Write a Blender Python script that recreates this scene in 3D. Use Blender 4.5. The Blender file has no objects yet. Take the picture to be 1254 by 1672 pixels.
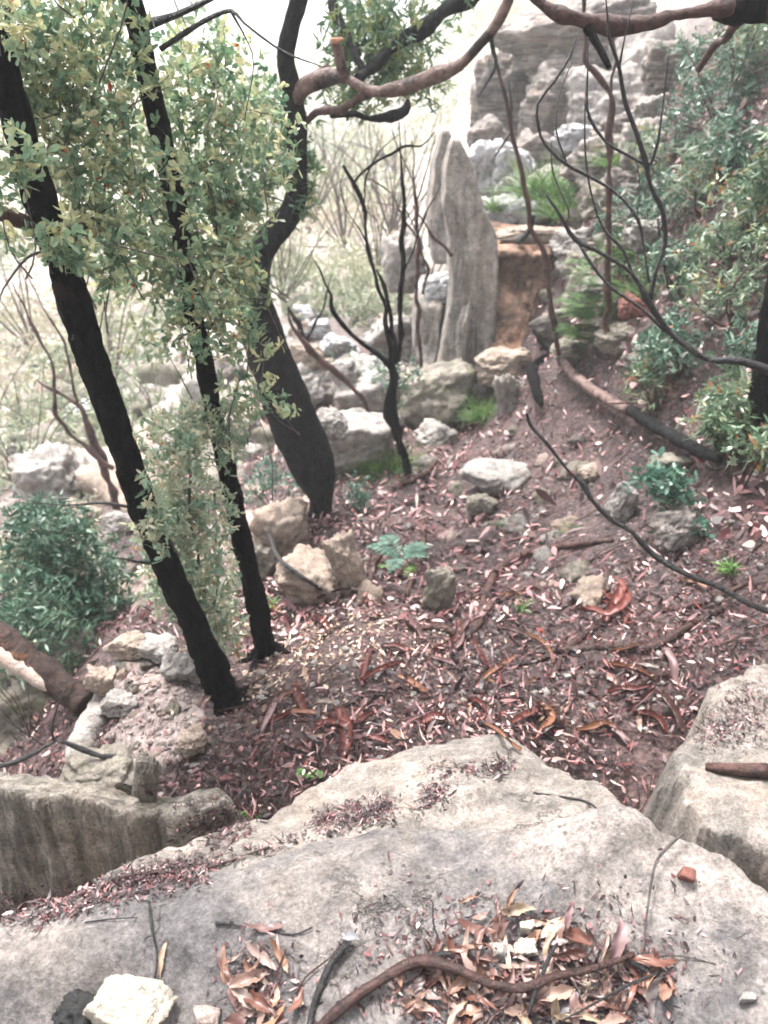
import bpy, math, random
import numpy as np
from mathutils import Vector, Matrix, noise
from mathutils.bvhtree import BVHTree

S = bpy.context.scene
COL = S.collection
R = math.radians
rng = np.random.default_rng(11)
random.seed(11)

# ------------------------------------------------------------------ camera
CAMZ, PITCH, VFOV = 1.6, R(31.0), R(67.0)
F = 836.0 / math.tan(VFOV / 2)
cd = bpy.data.cameras.new('camera')
cam = bpy.data.objects.new('camera', cd)
COL.objects.link(cam)
cam.location = (0, 0, CAMZ)
cam.rotation_euler = (R(90) - PITCH, 0, 0)
cd.sensor_fit = 'VERTICAL'
cd.angle = VFOV
cd.clip_start, cd.clip_end = 0.05, 2000
cd.dof.use_dof = True
cd.dof.focus_distance = 2.0
cd.dof.aperture_fstop = 2.3
S.camera = cam

# ------------------------------------------------------------------ world, sun, exposure
SUN_EL, SUN_AZ = R(66), R(-30)
w = bpy.data.worlds.new('World')
S.world = w
w.use_nodes = True
nt = w.node_tree
sky = nt.nodes.new('ShaderNodeTexSky')
sky.sky_type = 'NISHITA'
sky.sun_disc = False
sky.sun_elevation = SUN_EL
sky.sun_rotation = SUN_AZ
sky.air_density, sky.dust_density, sky.ozone_density = 1.0, 6.0, 1.0
hs = nt.nodes.new('ShaderNodeHueSaturation')
hs.inputs['Saturation'].default_value = 0.2      # overcast: a white sky
nt.links.new(sky.outputs[0], hs.inputs['Color'])
bg = nt.nodes['Background']
nt.links.new(hs.outputs[0], bg.inputs[0])
bg.inputs[1].default_value = 0.105
sd = bpy.data.lights.new('sun', 'SUN')
sd.energy, sd.angle, sd.color = 1.5, R(12), (1.0, 0.97, 0.93)
sun = bpy.data.objects.new('sun', sd)
COL.objects.link(sun)
sun.rotation_euler = (R(90) - SUN_EL, 0, -SUN_AZ + math.pi)
S.view_settings.view_transform = 'Standard'
S.view_settings.look = 'None'
S.view_settings.exposure = 2.5
S.view_settings.gamma = 1.0
S.cycles.filter_width = 1.7
S.cycles.max_bounces = 6
S.cycles.diffuse_bounces = 1
S.cycles.volume_bounces = 1
S.cycles.use_denoising = True

# ------------------------------------------------------------------ pixel -> world
CP, SP = math.cos(PITCH), math.sin(PITCH)
def ray(px, py):
    u, v = (px - 627.0) / F, (836.0 - py) / F
    return Vector((u, CP + v * SP, -SP + v * CP))
def at(px, py, y):
    d = ray(px, py)
    return Vector((0, 0, CAMZ)) + d * (y / d.y)
def mpp(px, py, y):                       # metres per photo pixel there
    return (y / ray(px, py).y) / F

# ------------------------------------------------------------------ node materials
def nn(nt, t, **kw):
    n = nt.nodes.new(t)
    for k, v in kw.items():
        if k in n.inputs:
            n.inputs[k].default_value = v
        else:
            setattr(n, k, v)
    return n
def ramp(nt, fac, stops, interp='LINEAR'):
    r = nt.nodes.new('ShaderNodeValToRGB')
    e = r.color_ramp.elements
    r.color_ramp.interpolation = interp
    while len(e) < len(stops):
        e.new(0.5)
    for el, (p, c) in zip(e, stops):
        el.position = p
        el.color = (c[0], c[1], c[2], 1) if not isinstance(c, (int, float)) else (c, c, c, 1)
    nt.links.new(fac, r.inputs[0])
    return r.outputs[0]
def mixc(nt, fac, a, b, mode='MIX'):
    m = nt.nodes.new('ShaderNodeMix')
    m.data_type = 'RGBA'
    m.blend_type = mode
    for sock, v in ((m.inputs[0], fac), (m.inputs[6], a), (m.inputs[7], b)):
        if isinstance(v, (int, float)):
            sock.default_value = v
        elif isinstance(v, tuple):
            sock.default_value = (v[0], v[1], v[2], 1)
        else:
            nt.links.new(v, sock)
    return m.outputs[2]
def start(name):
    m = bpy.data.materials.new(name)
    m.use_nodes = True
    nt = m.node_tree
    return m, nt, nt.nodes['Principled BSDF']
def coords(nt, scale=(1, 1, 1), kind='Object'):
    tc = nt.nodes.new('ShaderNodeTexCoord')
    mp = nt.nodes.new('ShaderNodeMapping')
    mp.inputs['Scale'].default_value = scale
    nt.links.new(tc.outputs[kind], mp.inputs[0])
    return mp.outputs[0]
def tex(nt, vec, scale, detail=6, rough=0.6, dist=0.0):
    n = nn(nt, 'ShaderNodeTexNoise', Scale=scale, Detail=detail, Roughness=rough, Distortion=dist)
    nt.links.new(vec, n.inputs['Vector'])
    return n.outputs['Fac']
def bump(nt, bsdf, hs, dist=0.01, strength=0.6):
    prev = None
    for h, d, s in hs:
        b = nn(nt, 'ShaderNodeBump', Strength=s, Distance=d)
        nt.links.new(h, b.inputs['Height'])
        if prev is not None:
            nt.links.new(prev, b.inputs['Normal'])
        prev = b.outputs[0]
    nt.links.new(prev, bsdf.inputs['Normal'])

def rock_mat(name, base, dark, warm, sc=1.0, streak=None, dark_amt=0.5, warm_amt=0.5, spots=True, bmp=1.0, rough=0.8, moss=None):
    m, nt, b = start(name)
    v = coords(nt)
    c = mixc(nt, ramp(nt, tex(nt, v, 2.2 * sc, 6, 0.65, 0.5), [(0.36, 0), (0.64, 1)]), tuple(0.66 * k for k in base), tuple(min(0.9, 1.18 * k) for k in base))
    nw = ramp(nt, tex(nt, v, 3.1 * sc, 7, 0.62, 0.8), [(0.62 - 0.2 * warm_amt, 0), (0.74, 0.85)])
    c = mixc(nt, nw, c, warm)
    nd = ramp(nt, tex(nt, v, 1.35 * sc, 12, 0.76, 0.5), [(0.62 - 0.2 * dark_amt, 0), (0.70 - 0.12 * dark_amt, 0.9)])
    c = mixc(nt, nd, c, dark)
    vb = coords(nt, (1.0, 1.0, 5.5))
    bedn = ramp(nt, tex(nt, vb, 2.6 * sc, 7, 0.7, 0.6), [(0.5, 0), (0.66, 0.55)])
    c = mixc(nt, bedn, c, tuple(0.5 * k for k in base))
    if streak:
        vs = coords(nt, streak)
        st = ramp(nt, tex(nt, vs, 9, 6, 0.65, 0.3), [(0.44, 0), (0.58, 0.9)])
        c = mixc(nt, st, c, tuple(0.3 * k for k in base))
        st2 = ramp(nt, tex(nt, vs, 4, 4, 0.6, 0.3), [(0.5, 0), (0.66, 0.6)])
        c = mixc(nt, st2, c, warm)
    if moss:
        mo = ramp(nt, tex(nt, v, 4 * sc, 7, 0.7), [(0.5, 0), (0.62, 0.8)])
        c = mixc(nt, mo, c, moss)
    wv = nn(nt, 'ShaderNodeVectorMath', operation='ADD')
    nz3 = nn(nt, 'ShaderNodeTexNoise', Scale=3.0 * sc, Detail=6, Roughness=0.65)
    nt.links.new(v, nz3.inputs['Vector'])
    sc3 = nn(nt, 'ShaderNodeVectorMath', operation='SCALE'); sc3.inputs['Scale'].default_value = 0.5 / sc
    nt.links.new(nz3.outputs['Color'], sc3.inputs[0])
    nt.links.new(v, wv.inputs[0]); nt.links.new(sc3.outputs[0], wv.inputs[1])
    ve = nn(nt, 'ShaderNodeTexVoronoi', Scale=2.6 * sc); ve.feature = 'DISTANCE_TO_EDGE'
    nt.links.new(wv.outputs[0], ve.inputs['Vector'])
    crk = ramp(nt, ve.outputs['Distance'], [(0.0, 1), (0.022, 0)])
    cg = nn(nt, 'ShaderNodeMath', operation='MULTIPLY')
    nt.links.new(crk, cg.inputs[0])
    nt.links.new(ramp(nt, tex(nt, v, 1.9 * sc, 3, 0.5), [(0.48, 0), (0.6, 0.7)]), cg.inputs[1])
    c = mixc(nt, cg.outputs[0], c, tuple(0.22 * k for k in base))
    mid = tex(nt, v, 14 * sc, 8, 0.75, 0.3)
    c = mixc(nt, 0.75, c, ramp(nt, mid, [(0.32, 0.22), (0.68, 0.8)]), 'OVERLAY')
    fine = tex(nt, v, 95 * sc, 6, 0.8)
    c = mixc(nt, 0.75, c, ramp(nt, fine, [(0.32, 0.16), (0.68, 0.86)]), 'OVERLAY')
    if spots:
        vo = nn(nt, 'ShaderNodeTexVoronoi', Scale=34 * sc)
        vo.feature = 'F1'
        nt.links.new(v, vo.inputs['Vector'])
        gate = tex(nt, v, 5 * sc, 4, 0.6)
        mul = nn(nt, 'ShaderNodeMath', operation='MULTIPLY')
        nt.links.new(ramp(nt, vo.outputs['Distance'], [(0.1, 1), (0.26, 0)]), mul.inputs[0])
        nt.links.new(ramp(nt, gate, [(0.48, 0), (0.58, 0.85)]), mul.inputs[1])
        c = mixc(nt, mul.outputs[0], c, (0.06, 0.06, 0.05))
    nt.links.new(c, b.inputs['Base Color'])
    b.inputs['Roughness'].default_value = rough
    b.inputs['Specular IOR Level'].default_value = 0.3
    hs = [(tex(nt, v, 5 * sc, 8, 0.65, 0.3), 0.05 / sc, 0.7 * bmp), (mid, 0.02 / sc, 0.9 * bmp), (tex(nt, v, 60 * sc, 8, 0.75), 0.008 / sc, 0.9 * bmp)]
    inv = nn(nt, 'ShaderNodeMath', operation='SUBTRACT'); inv.inputs[0].default_value = 1.0
    nt.links.new(cg.outputs[0], inv.inputs[1]); hs.append((inv.outputs[0], 0.012, 0.8))
    if streak:
        hs.append((tex(nt, vs, 10, 6, 0.7), 0.03, 0.7))
    bump(nt, b, hs)
    return m

def leaf_mat(name, stops, rough=0.45, trans=0.3, attr='tint', obj=False):
    m, nt, b = start(name)
    if obj:
        a = nt.nodes.new('ShaderNodeObjectInfo').outputs['Random']
    else:
        at_ = nt.nodes.new('ShaderNodeAttribute')
        at_.attribute_name = attr
        a = at_.outputs['Fac']
    c = ramp(nt, a, stops)
    v = coords(nt)
    c = mixc(nt, 0.5, c, ramp(nt, tex(nt, v, 55, 4, 0.7), [(0.3, 0.3), (0.7, 0.72)]), 'OVERLAY')
    nt.links.new(c, b.inputs['Base Color'])
    b.inputs['Roughness'].default_value = rough
    if trans > 0:
        t = nt.nodes.new('ShaderNodeBsdfTranslucent')
        nt.links.new(c, t.inputs[0])
        mx = nt.nodes.new('ShaderNodeMixShader')
        mx.inputs[0].default_value = trans
        out = nt.nodes['Material Output']
        nt.links.new(b.outputs[0], mx.inputs[1])
        nt.links.new(t.outputs[0], mx.inputs[2])
        nt.links.new(mx.outputs[0], out.inputs[0])
    return m

def bark_mat(name, a, bcol, sc=1.0, rough=0.75, stretch=(9, 9, 1.2), third=None, thr=0.5, spec=None):
    m, nt, b = start(name)
    v = coords(nt, stretch)
    n1 = tex(nt, v, 3 * sc, 7, 0.65, 0.3)
    c = mixc(nt, ramp(nt, n1, [(0.38, 0), (0.62, 1)]), a, bcol)
    v2 = coords(nt)
    if third:
        c = mixc(nt, ramp(nt, tex(nt, v2, 4 * sc, 6, 0.65), [(thr, 0), (thr + 0.08, 1)]), c, third)
    nt.links.new(c, b.inputs['Base Color'])
    b.inputs['Roughness'].default_value = rough
    b.inputs['Specular IOR Level'].default_value = spec or (0.06 if max(bcol) < 0.029 else 0.25)
    bump(nt, b, [(n1, 0.03, 1.0), (tex(nt, v2, 40 * sc, 6, 0.7), 0.010, 0.8)])
    return m

M = {}
M['ledge'] = rock_mat('sandstone ledge', (0.295, 0.257, 0.234), (0.098, 0.092, 0.095), (0.28, 0.215, 0.16), 1.0, dark_amt=1.08, warm_amt=0.3)
M['bed'] = rock_mat('sandstone bed', (0.265, 0.23, 0.205), (0.115, 0.108, 0.1), (0.21, 0.165, 0.13), 1.2, dark_amt=0.7, warm_amt=0.5)
M['wall'] = rock_mat('streaked sandstone', (0.28, 0.25, 0.215), (0.09, 0.09, 0.075), (0.19, 0.15, 0.115), 1.2, streak=(2.4, 2.4, 0.16), dark_amt=0.45)
M['pillar'] = rock_mat('grey pillar stone', (0.33, 0.30, 0.275), (0.17, 0.155, 0.145), (0.29, 0.24, 0.2), 1.0, streak=(.8, .8, 0.06), dark_amt=0.3, spots=False)
M['pale'] = rock_mat('pale boulder stone', (0.31, 0.285, 0.265), (0.11, 0.10, 0.094), (0.24, 0.185, 0.145), 1.4, dark_amt=0.75, spots=False)
M['white'] = rock_mat('whitish boulder stone', (0.39, 0.385, 0.39), (0.15, 0.15, 0.15), (0.29, 0.25, 0.21), 1.4, dark_amt=0.7, spots=False)
M['tan'] = rock_mat('tan sandstone', (0.31, 0.245, 0.20), (0.13, 0.105, 0.09), (0.30, 0.19, 0.125), 1.3, dark_amt=0.5, spots=False)
M['rust'] = rock_mat('rusty sandstone', (0.29, 0.18, 0.13), (0.06, 0.045, 0.038), (0.36, 0.18, 0.10), 1.4, dark_amt=0.6, spots=False, moss=None)
M['mossy'] = rock_mat('mossy boulder stone', (0.215, 0.19, 0.16), (0.09, 0.085, 0.07), (0.17, 0.135, 0.09), 1.3, dark_amt=0.7, moss=(0.10, 0.105, 0.055), spots=False)
M['outcrop'] = rock_mat('outcrop stone', (0.28, 0.245, 0.225), (0.085, 0.075, 0.07), (0.25, 0.185, 0.145), 0.7, streak=(0.25, 0.25, 2.0), dark_amt=0.6, spots=False)
M['cream'] = rock_mat('cream stone', (0.35, 0.315, 0.265), (0.19, 0.155, 0.12), (0.33, 0.24, 0.16), 4, dark_amt=0.6, spots=False, bmp=0.7)
M['pink'] = rock_mat('pinkish stone', (0.33, 0.255, 0.225), (0.15, 0.12, 0.11), (0.33, 0.2, 0.15), 3, dark_amt=0.4, spots=False)
M['pinkrock'] = rock_mat('pinkish platform stone', (0.29, 0.235, 0.22), (0.09, 0.07, 0.068), (0.22, 0.14, 0.12), 2.0, dark_amt=0.9, spots=False)
M['red'] = rock_mat('red stone', (0.15, 0.062, 0.05), (0.08, 0.03, 0.027), (0.2, 0.075, 0.05), 5, dark_amt=0.4, spots=False)
M['char'] = bark_mat('charred bark', (0.0022, 0.0022, 0.0024), (0.010, 0.009, 0.009), 1.0, 0.85, (16, 16, 5), (0.028, 0.02, 0.017), 0.66)
M['char2'] = bark_mat('sooty bark', (0.010, 0.010, 0.011), (0.026, 0.025, 0.025), 1.2, 0.9, (10, 10, 5), (0.045, 0.03, 0.026), 0.62)
M['branch'] = bark_mat('reddish branch bark', (0.075, 0.045, 0.038), (0.20, 0.135, 0.118), 1.0, 0.55, (5, 5, 5), (0.022, 0.014, 0.013), 0.53)
M['rbark'] = bark_mat('red brown bark', (0.04, 0.021, 0.018), (0.105, 0.055, 0.047), 1.5, 0.6, (5, 5, 3), (0.015, 0.011, 0.01), 0.55)
M['stick'] = bark_mat('wet stick bark', (0.03, 0.014, 0.012), (0.085, 0.037, 0.030), 3, 0.27, (5, 5, 5), (0.009, 0.006, 0.006), 0.58, .5)
M['twig'] = bark_mat('black twig bark', (0.006, 0.006, 0.007), (0.03, 0.028, 0.029), 3, 0.33, (6, 6, 6), spec=.5)
M['gtwig'] = bark_mat('grey twig bark', (0.06, 0.05, 0.047), (0.14, 0.12, 0.112), 3, 0.7, (6, 6, 6))
M['log'] = bark_mat('peeling log bark', (0.012, 0.007, 0.006), (0.05, 0.024, 0.018), 1.5, 0.6, (8, 8, 8), (0.22, 0.09, 0.04), 0.57)
M['wood'] = bark_mat('bare pale wood', (0.34, 0.25, 0.205), (0.46, 0.37, 0.32), 1.5, 0.6, (4, 4, 4))
M['cutwood'] = bark_mat('broken wood', (0.3, 0.14, 0.08), (0.4, 0.2, 0.12), 1.5, 0.6, (4, 4, 4))
M['charcoal'] = rock_mat('charcoal', (0.010, 0.010, 0.010), (0.004, 0.004, 0.004), (0.02, 0.018, 0.018), 4, spots=False, rough=0.5)
G_ = dict
M['leafA'] = leaf_mat('broad green leaves', [(0, (0.05, 0.125, 0.075)), (0.25, (0.14, 0.24, 0.14)), (0.55, (0.28, 0.36, 0.22)), (0.72, (0.42, 0.45, 0.25)), (0.88, (0.56, 0.53, 0.29)), (0.95, (0.62, 0.57, 0.38)), (0.985, (0.55, 0.14, 0.03)), (1, (0.5, 0.08, 0.02))], 0.38, 0.42)
M['leafB'] = leaf_mat('pale olive leaves', [(0, (0.10, 0.20, 0.13)), (0.35, (0.24, 0.33, 0.22)), (0.65, (0.42, 0.45, 0.30)), (0.93, (0.58, 0.52, 0.38)), (1, (0.52, 0.2, 0.06))], 0.5)
M['leafC'] = leaf_mat('dark canopy leaves', [(0, (0.04, 0.09, 0.05)), (0.5, (0.09, 0.16, 0.08)), (0.85, (0.22, 0.26, 0.1)), (1, (0.42, 0.28, 0.08))], 0.45)
M['leafD'] = leaf_mat('blue green shrub leaves', [(0, (0.02, 0.055, 0.03)), (0.35, (0.08, 0.145, 0.08)), (0.6, (0.19, 0.26, 0.165)), (0.78, (0.34, 0.39, 0.29)), (0.88, (0.26, 0.28, 0.08)), (0.94, (0.38, 0.16, 0.07)), (1, (0.3, 0.10, 0.05))], 0.32)
M['leafF'] = leaf_mat('mixed olive shrub leaves', [(0, (0.025, 0.065, 0.035)), (0.4, (0.08, 0.14, 0.075)), (0.65, (0.18, 0.24, 0.13)), (0.8, (0.30, 0.33, 0.22)), (0.9, (0.30, 0.14, 0.07)), (1, (0.3, 0.10, 0.05))], 0.32)
M['leafG'] = leaf_mat('shiny dark shrub leaves', [(0, (0.02, 0.06, 0.04)), (0.5, (0.06, 0.13, 0.085)), (0.75, (0.16, 0.24, 0.17)), (0.9, (0.42, 0.47, 0.42)), (1, (0.34, 0.14, 0.07))], 0.22)
M['leafE'] = leaf_mat('bluish seedling leaves', [(0, (0.03, 0.085, 0.06)), (0.6, (0.075, 0.165, 0.115)), (1, (0.18, 0.26, 0.19))], 0.4)
M['fern'] = leaf_mat('fresh green blades', [(0, (0.03, 0.08, 0.02)), (0.6, (0.08, 0.17, 0.04)), (1, (0.19, 0.26, 0.07))], 0.5, 0.4)
M['lime'] = leaf_mat('lime seedling leaves', [(0, (0.06, 0.17, 0.04)), (1, (0.18, 0.30, 0.08))], 0.5, 0.4)
M['scrub'] = leaf_mat('dry valley scrub', [(0, (0.09, 0.125, 0.08)), (0.35, (0.21, 0.24, 0.15)), (0.6, (0.38, 0.37, 0.25)), (0.8, (0.42, 0.34, 0.29)), (0.93, (0.52, 0.46, 0.40)), (1, (0.55, 0.54, 0.28))], 0.7, 0.3)  # tints lightened: some of the valley mist is put into the colour
M['bush'] = leaf_mat('deep green bush', [(0, (0.02, 0.06, 0.04)), (0.5, (0.05, 0.115, 0.07)), (0.85, (0.12, 0.18, 0.12)), (1, (0.35, 0.33, 0.25))], 0.45)
LIT = [(0, (0.012, 0.007, 0.008)), (0.3, (0.036, 0.019, 0.021)), (0.5, (0.085, 0.036, 0.040)), (0.64, (0.17, 0.066, 0.066)), (0.75, (0.30, 0.155, 0.15)), (0.86, (0.48, 0.32, 0.30)), (0.96, (0.66, 0.52, 0.46)), (1, (0.2, 0.04, 0.03))]
M['litter'] = leaf_mat('mixed leaf litter', LIT, 0.5, 0.1)
M['strew'] = leaf_mat('strewn pale leaf bits', [(0, (0.3, 0.2, 0.14)), (0.6, (0.5, 0.36, 0.26)), (1, (0.66, 0.52, 0.4))], 0.5, 0.1)
M['deadleaf'] = leaf_mat('dead leaves', [(0, (0.025, 0.013, 0.012)), (0.16, (0.075, 0.032, 0.026)), (0.32, (0.15, 0.062, 0.042)), (0.45, (0.12, 0.07, 0.063)), (0.56, (0.26, 0.14, 0.085)), (0.66, (0.14, 0.105, 0.105)), (0.76, (0.30, 0.195, 0.145)), (0.85, (0.24, 0.19, 0.185)), (0.93, (0.30, 0.215, 0.14)), (1, (0.08, 0.07, 0.076))], 0.4, 0.12, obj=True)
M['mauve'] = leaf_mat('mauve bark leaf', [(0, (0.12, 0.066, 0.066)), (1, (0.17, 0.108, 0.108))], 0.5, 0.0, obj=True)
M['greyleaf'] = leaf_mat('grey dry leaf', [(0, (0.13, 0.132, 0.14)), (1, (0.15, 0.15, 0.155))], 0.5, 0.0, obj=True)
M['redbark'] = leaf_mat('red bark strips', [(0, (0.075, 0.02, 0.017)), (0.5, (0.12, 0.03, 0.023)), (1, (0.13, 0.055, 0.046))], 0.45, 0.1, obj=True)
M['darkbark'] = leaf_mat('dark bark strip', [(0, (0.03, 0.016, 0.015)), (1, (0.08, 0.04, 0.034))], 0.4, 0.0, obj=True)
M['orangebark'] = leaf_mat('orange bark strip', [(0, (0.13, 0.05, 0.024)), (1, (0.16, 0.075, 0.042))], 0.5, 0.0, obj=True)
def soil_mat():
    m, nt, b = start('dark burnt soil')
    v = coords(nt)
    n1 = tex(nt, v, 1.3, 8, 0.65)
    c = mixc(nt, ramp(nt, n1, [(0.4, 0), (0.62, 1)]), (0.020, 0.0125, 0.0135), (0.085, 0.051, 0.05))
    c = mixc(nt, ramp(nt, tex(nt, v, 22, 8, 0.75), [(0.5, 0), (0.72, 1)]), c, (0.17, 0.108, 0.10))
    vo = nn(nt, 'ShaderNodeTexVoronoi', Scale=55)
    nt.links.new(v, vo.inputs['Vector'])
    sp = nn(nt, 'ShaderNodeSeparateColor')
    nt.links.new(vo.outputs['Color'], sp.inputs[0])
    c = mixc(nt, ramp(nt, sp.outputs[0], [(0.80, 0), (0.84, 0.4)], 'LINEAR'), c, (0.22, 0.135, 0.12))
    sx = nn(nt, 'ShaderNodeSeparateXYZ'); nt.links.new(v, sx.inputs[0])
    ad = nn(nt, 'ShaderNodeMath', operation='MULTIPLY_ADD'); ad.inputs[1].default_value = -1.1
    nt.links.new(sx.outputs[0], ad.inputs[0]); nt.links.new(sx.outputs[1], ad.inputs[2])
    n5 = nn(nt, 'ShaderNodeMath', operation='MULTIPLY_ADD'); n5.inputs[1].default_value = 6.0
    nt.links.new(tex(nt, v, 0.5, 4, 0.6), n5.inputs[0]); nt.links.new(ad.outputs[0], n5.inputs[2])
    vm = nn(nt, 'ShaderNodeMapRange'); vm.inputs[1].default_value = 11.0; vm.inputs[2].default_value = 19.0
    nt.links.new(n5.outputs[0], vm.inputs[0])
    c = mixc(nt, vm.outputs[0], c, mixc(nt, ramp(nt, tex(nt, v, 2.5, 8, 0.7), [(0.4, 0), (0.6, 1)]), (0.17, 0.135, 0.12), (0.38, 0.35, 0.31)))
    nt.links.new(c, b.inputs['Base Color'])
    b.inputs['Roughness'].default_value = 0.8
    bump(nt, b, [(tex(nt, v, 9, 8, 0.7), 0.06, 0.9), (tex(nt, v, 60, 6, 0.7), 0.015, 0.9), (vo.outputs['Distance'], 0.02, 0.5)])
    return m
M['soil'] = soil_mat()

# ------------------------------------------------------------------ mesh building
ORG = {}
def build(name, V, Q, mat, parent=None, T=None, origin=None, smooth=True):
    V = np.asarray(V, dtype=np.float64).reshape(-1, 3)
    Q = np.asarray(Q, dtype=np.int32).reshape(-1, 4)
    if parent is not None:
        o0 = ORG[parent]
    elif origin is not None:
        o0 = np.array(origin, float)
    else:
        o0 = np.zeros(3)
    me = bpy.data.meshes.new(name)
    me.vertices.add(len(V))
    me.vertices.foreach_set('co', (V - o0).astype(np.float32).ravel())
    me.loops.add(Q.size)
    me.loops.foreach_set('vertex_index', Q.ravel())
    me.polygons.add(len(Q))
    me.polygons.foreach_set('loop_start', np.arange(0, Q.size, 4, dtype=np.int32))
    if smooth:
        me.polygons.foreach_set('use_smooth', np.ones(len(Q), dtype=bool))
    if T is not None:
        a = me.attributes.new('tint', 'FLOAT', 'POINT')
        a.data.foreach_set('value', np.asarray(T, dtype=np.float32))
    me.update(calc_edges=True)
    me.validate()
    me.materials.append(mat)
    ob = bpy.data.objects.new(name, me)
    COL.objects.link(ob)
    if parent is not None:
        ob.parent = parent
    else:
        ob.location = o0
    ORG[ob] = o0 if parent is None else ORG[parent]
    return ob
def tag(o, label=None, cat=None, group=None, kind=None):
    if label: o['label'] = label
    if cat: o['category'] = cat
    if group: o['group'] = group
    if kind: o['kind'] = kind
    return o
def thing(name, label, cat, loc, group=None):
    o = bpy.data.objects.new(name, None)
    o.empty_display_size = 0.1
    COL.objects.link(o)
    o.location = loc
    ORG[o] = np.array(loc, float)
    return tag(o, label, cat, group)

class Geo:
    def __init__(s): s.V, s.Q, s.T, s.n = [], [], [], 0
    def add(s, V, Q, T=0.5):
        V = np.asarray(V, float).reshape(-1, 3)
        s.V.append(V); s.Q.append(np.asarray(Q, dtype=np.int64).reshape(-1, 4) + s.n)
        s.T.append(np.broadcast_to(np.asarray(T, float), (len(V),)) if np.ndim(T) == 0 else np.asarray(T, float))
        s.n += len(V)
    def out(s): return np.concatenate(s.V), np.concatenate(s.Q), np.concatenate(s.T)
    def build(s, name, mat, parent=None, origin=None, smooth=True):
        V, Q, T = s.out()
        return build(name, V, Q, mat, parent, T, origin, smooth)

def spline(P, rad, step):
    P = np.asarray([tuple(p) for p in P], float); rad = np.asarray(rad, float)
    E = np.vstack([2 * P[0] - P[1], P, 2 * P[-1] - P[-2]])
    out, ro = [], []
    for i in range(len(P) - 1):
        p0, p1, p2, p3 = E[i:i + 4]
        n = max(2, int(np.linalg.norm(p2 - p1) / step))
        for t in np.linspace(0, 1, n, endpoint=False):
            out.append(0.5 * ((2 * p1) + (p2 - p0) * t + (2 * p0 - 5 * p1 + 4 * p2 - p3) * t * t + (3 * p1 - p0 - 3 * p2 + p3) * t ** 3))
            ro.append(rad[i] * (1 - t) + rad[i + 1] * t)
    out.append(P[-1]); ro.append(rad[-1])
    return np.array(out), np.array(ro)

def tube(P, rad, sides=10, step=0.06, rough=0.0, freq=6.0, wob=0.0, cap=True, seed=0.0):
    C, r = spline(P, rad, step)
    if wob:
        for i in range(len(C)):
            C[i] += np.array(noise.noise_vector(Vector(C[i] * 3 + seed))) * wob
    n = len(C)
    if cap:
        C = np.vstack([C[:1], C, C[-1:]]); r = np.concatenate([[r[0] * 0.02], r, [r[-1] * 0.02]]); n += 2
    Tn = np.gradient(C, axis=0)
    Tn[0], Tn[-1] = Tn[min(2, n - 1)], Tn[max(n - 3, 0)]
    if cap: Tn[1], Tn[-2] = Tn[min(2, n - 1)], Tn[max(n - 3, 0)]
    Tn /= np.linalg.norm(Tn, axis=1)[:, None] + 1e-12
    ref = np.array([1.0, 0, 0]) if abs(Tn[0][0]) < 0.8 else np.array([0, 1.0, 0])
    A = np.zeros_like(C); B = np.zeros_like(C)
    for i in range(n):
        a = ref - Tn[i] * ref.dot(Tn[i]); a /= np.linalg.norm(a); ref = a
        A[i], B[i] = a, np.cross(Tn[i], a)
    th = np.linspace(0, 2 * np.pi, sides, endpoint=False)
    V = C[:, None] + (A[:, None] * np.cos(th)[None, :, None] + B[:, None] * np.sin(th)[None, :, None]) * r[:, None, None]
    if rough:
        for i in range(n):
            for j in range(sides):
                q = V[i, j] * freq + seed
                k = 1 + rough * noise.fractal(Vector((q[0], q[1], q[2] * 0.45)), 0.7, 2.0, 4)
                V[i, j] = C[i] + (V[i, j] - C[i]) * k
    idx = np.arange(n * sides).reshape(n, sides)
    Q = np.stack([idx[:-1], np.roll(idx, -1, 1)[:-1], np.roll(idx, -1, 1)[1:], idx[1:]], -1).reshape(-1, 4)
    return V.reshape(-1, 3), Q

def unit(a): return a / (np.linalg.norm(a, axis=-1, keepdims=True) + 1e-9)
BROAD = ((0, .12), (.3, .62), (.62, 1), (.85, .8), (1, .15))
LANCE = ((0, .15), (.3, 1), (.65, .75), (1, .06))
BLADE = ((0, 1), (.5, .8), (1, .05))
SMALL = ((0, .2), (.5, 1), (1, .15))
def leaf_set(base, d, nr, L, W, rows=LANCE, curl=0.1, fold=0.0, tint=None):
    n = len(base); d = unit(d); side = unit(np.cross(d, nr)); nr = np.cross(side, d)
    L = np.broadcast_to(L, (n,)); W = np.broadcast_to(W, (n,)); curl = np.broadcast_to(curl, (n,))
    k = len(rows); cols = 3 if fold else 2
    V = np.zeros((n, k, cols, 3))
    for i, (s, wd) in enumerate(rows):
        c = base + d * (L * s)[:, None] - nr * (curl * L * s * s)[:, None]
        off = side * (W * wd * 0.5)[:, None]
        if fold:
            up = nr * (W * wd * fold)[:, None]
            V[:, i, 0], V[:, i, 1], V[:, i, 2] = c - off + up, c, c + off + up
        else:
            V[:, i, 0], V[:, i, 1] = c - off, c + off
    idx = np.arange(k * cols).reshape(k, cols)
    q = np.stack([idx[:-1, :-1], idx[:-1, 1:], idx[1:, 1:], idx[1:, :-1]], -1).reshape(-1, 4)
    Q = (q[None] + (np.arange(n) * k * cols)[:, None, None]).reshape(-1, 4)
    T = np.repeat(rng.random(n) if tint is None else tint, k * cols)
    return V.reshape(-1, 3), Q, T

def rdir(n):
    return unit(rng.normal(size=(n, 3)))
def in_ball(n, c, rad, shell=0.45):
    d = rdir(n)
    r = rng.random(n) ** shell
    return np.asarray(c, float) + d * r[:, None] * np.asarray(rad, float)

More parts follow.
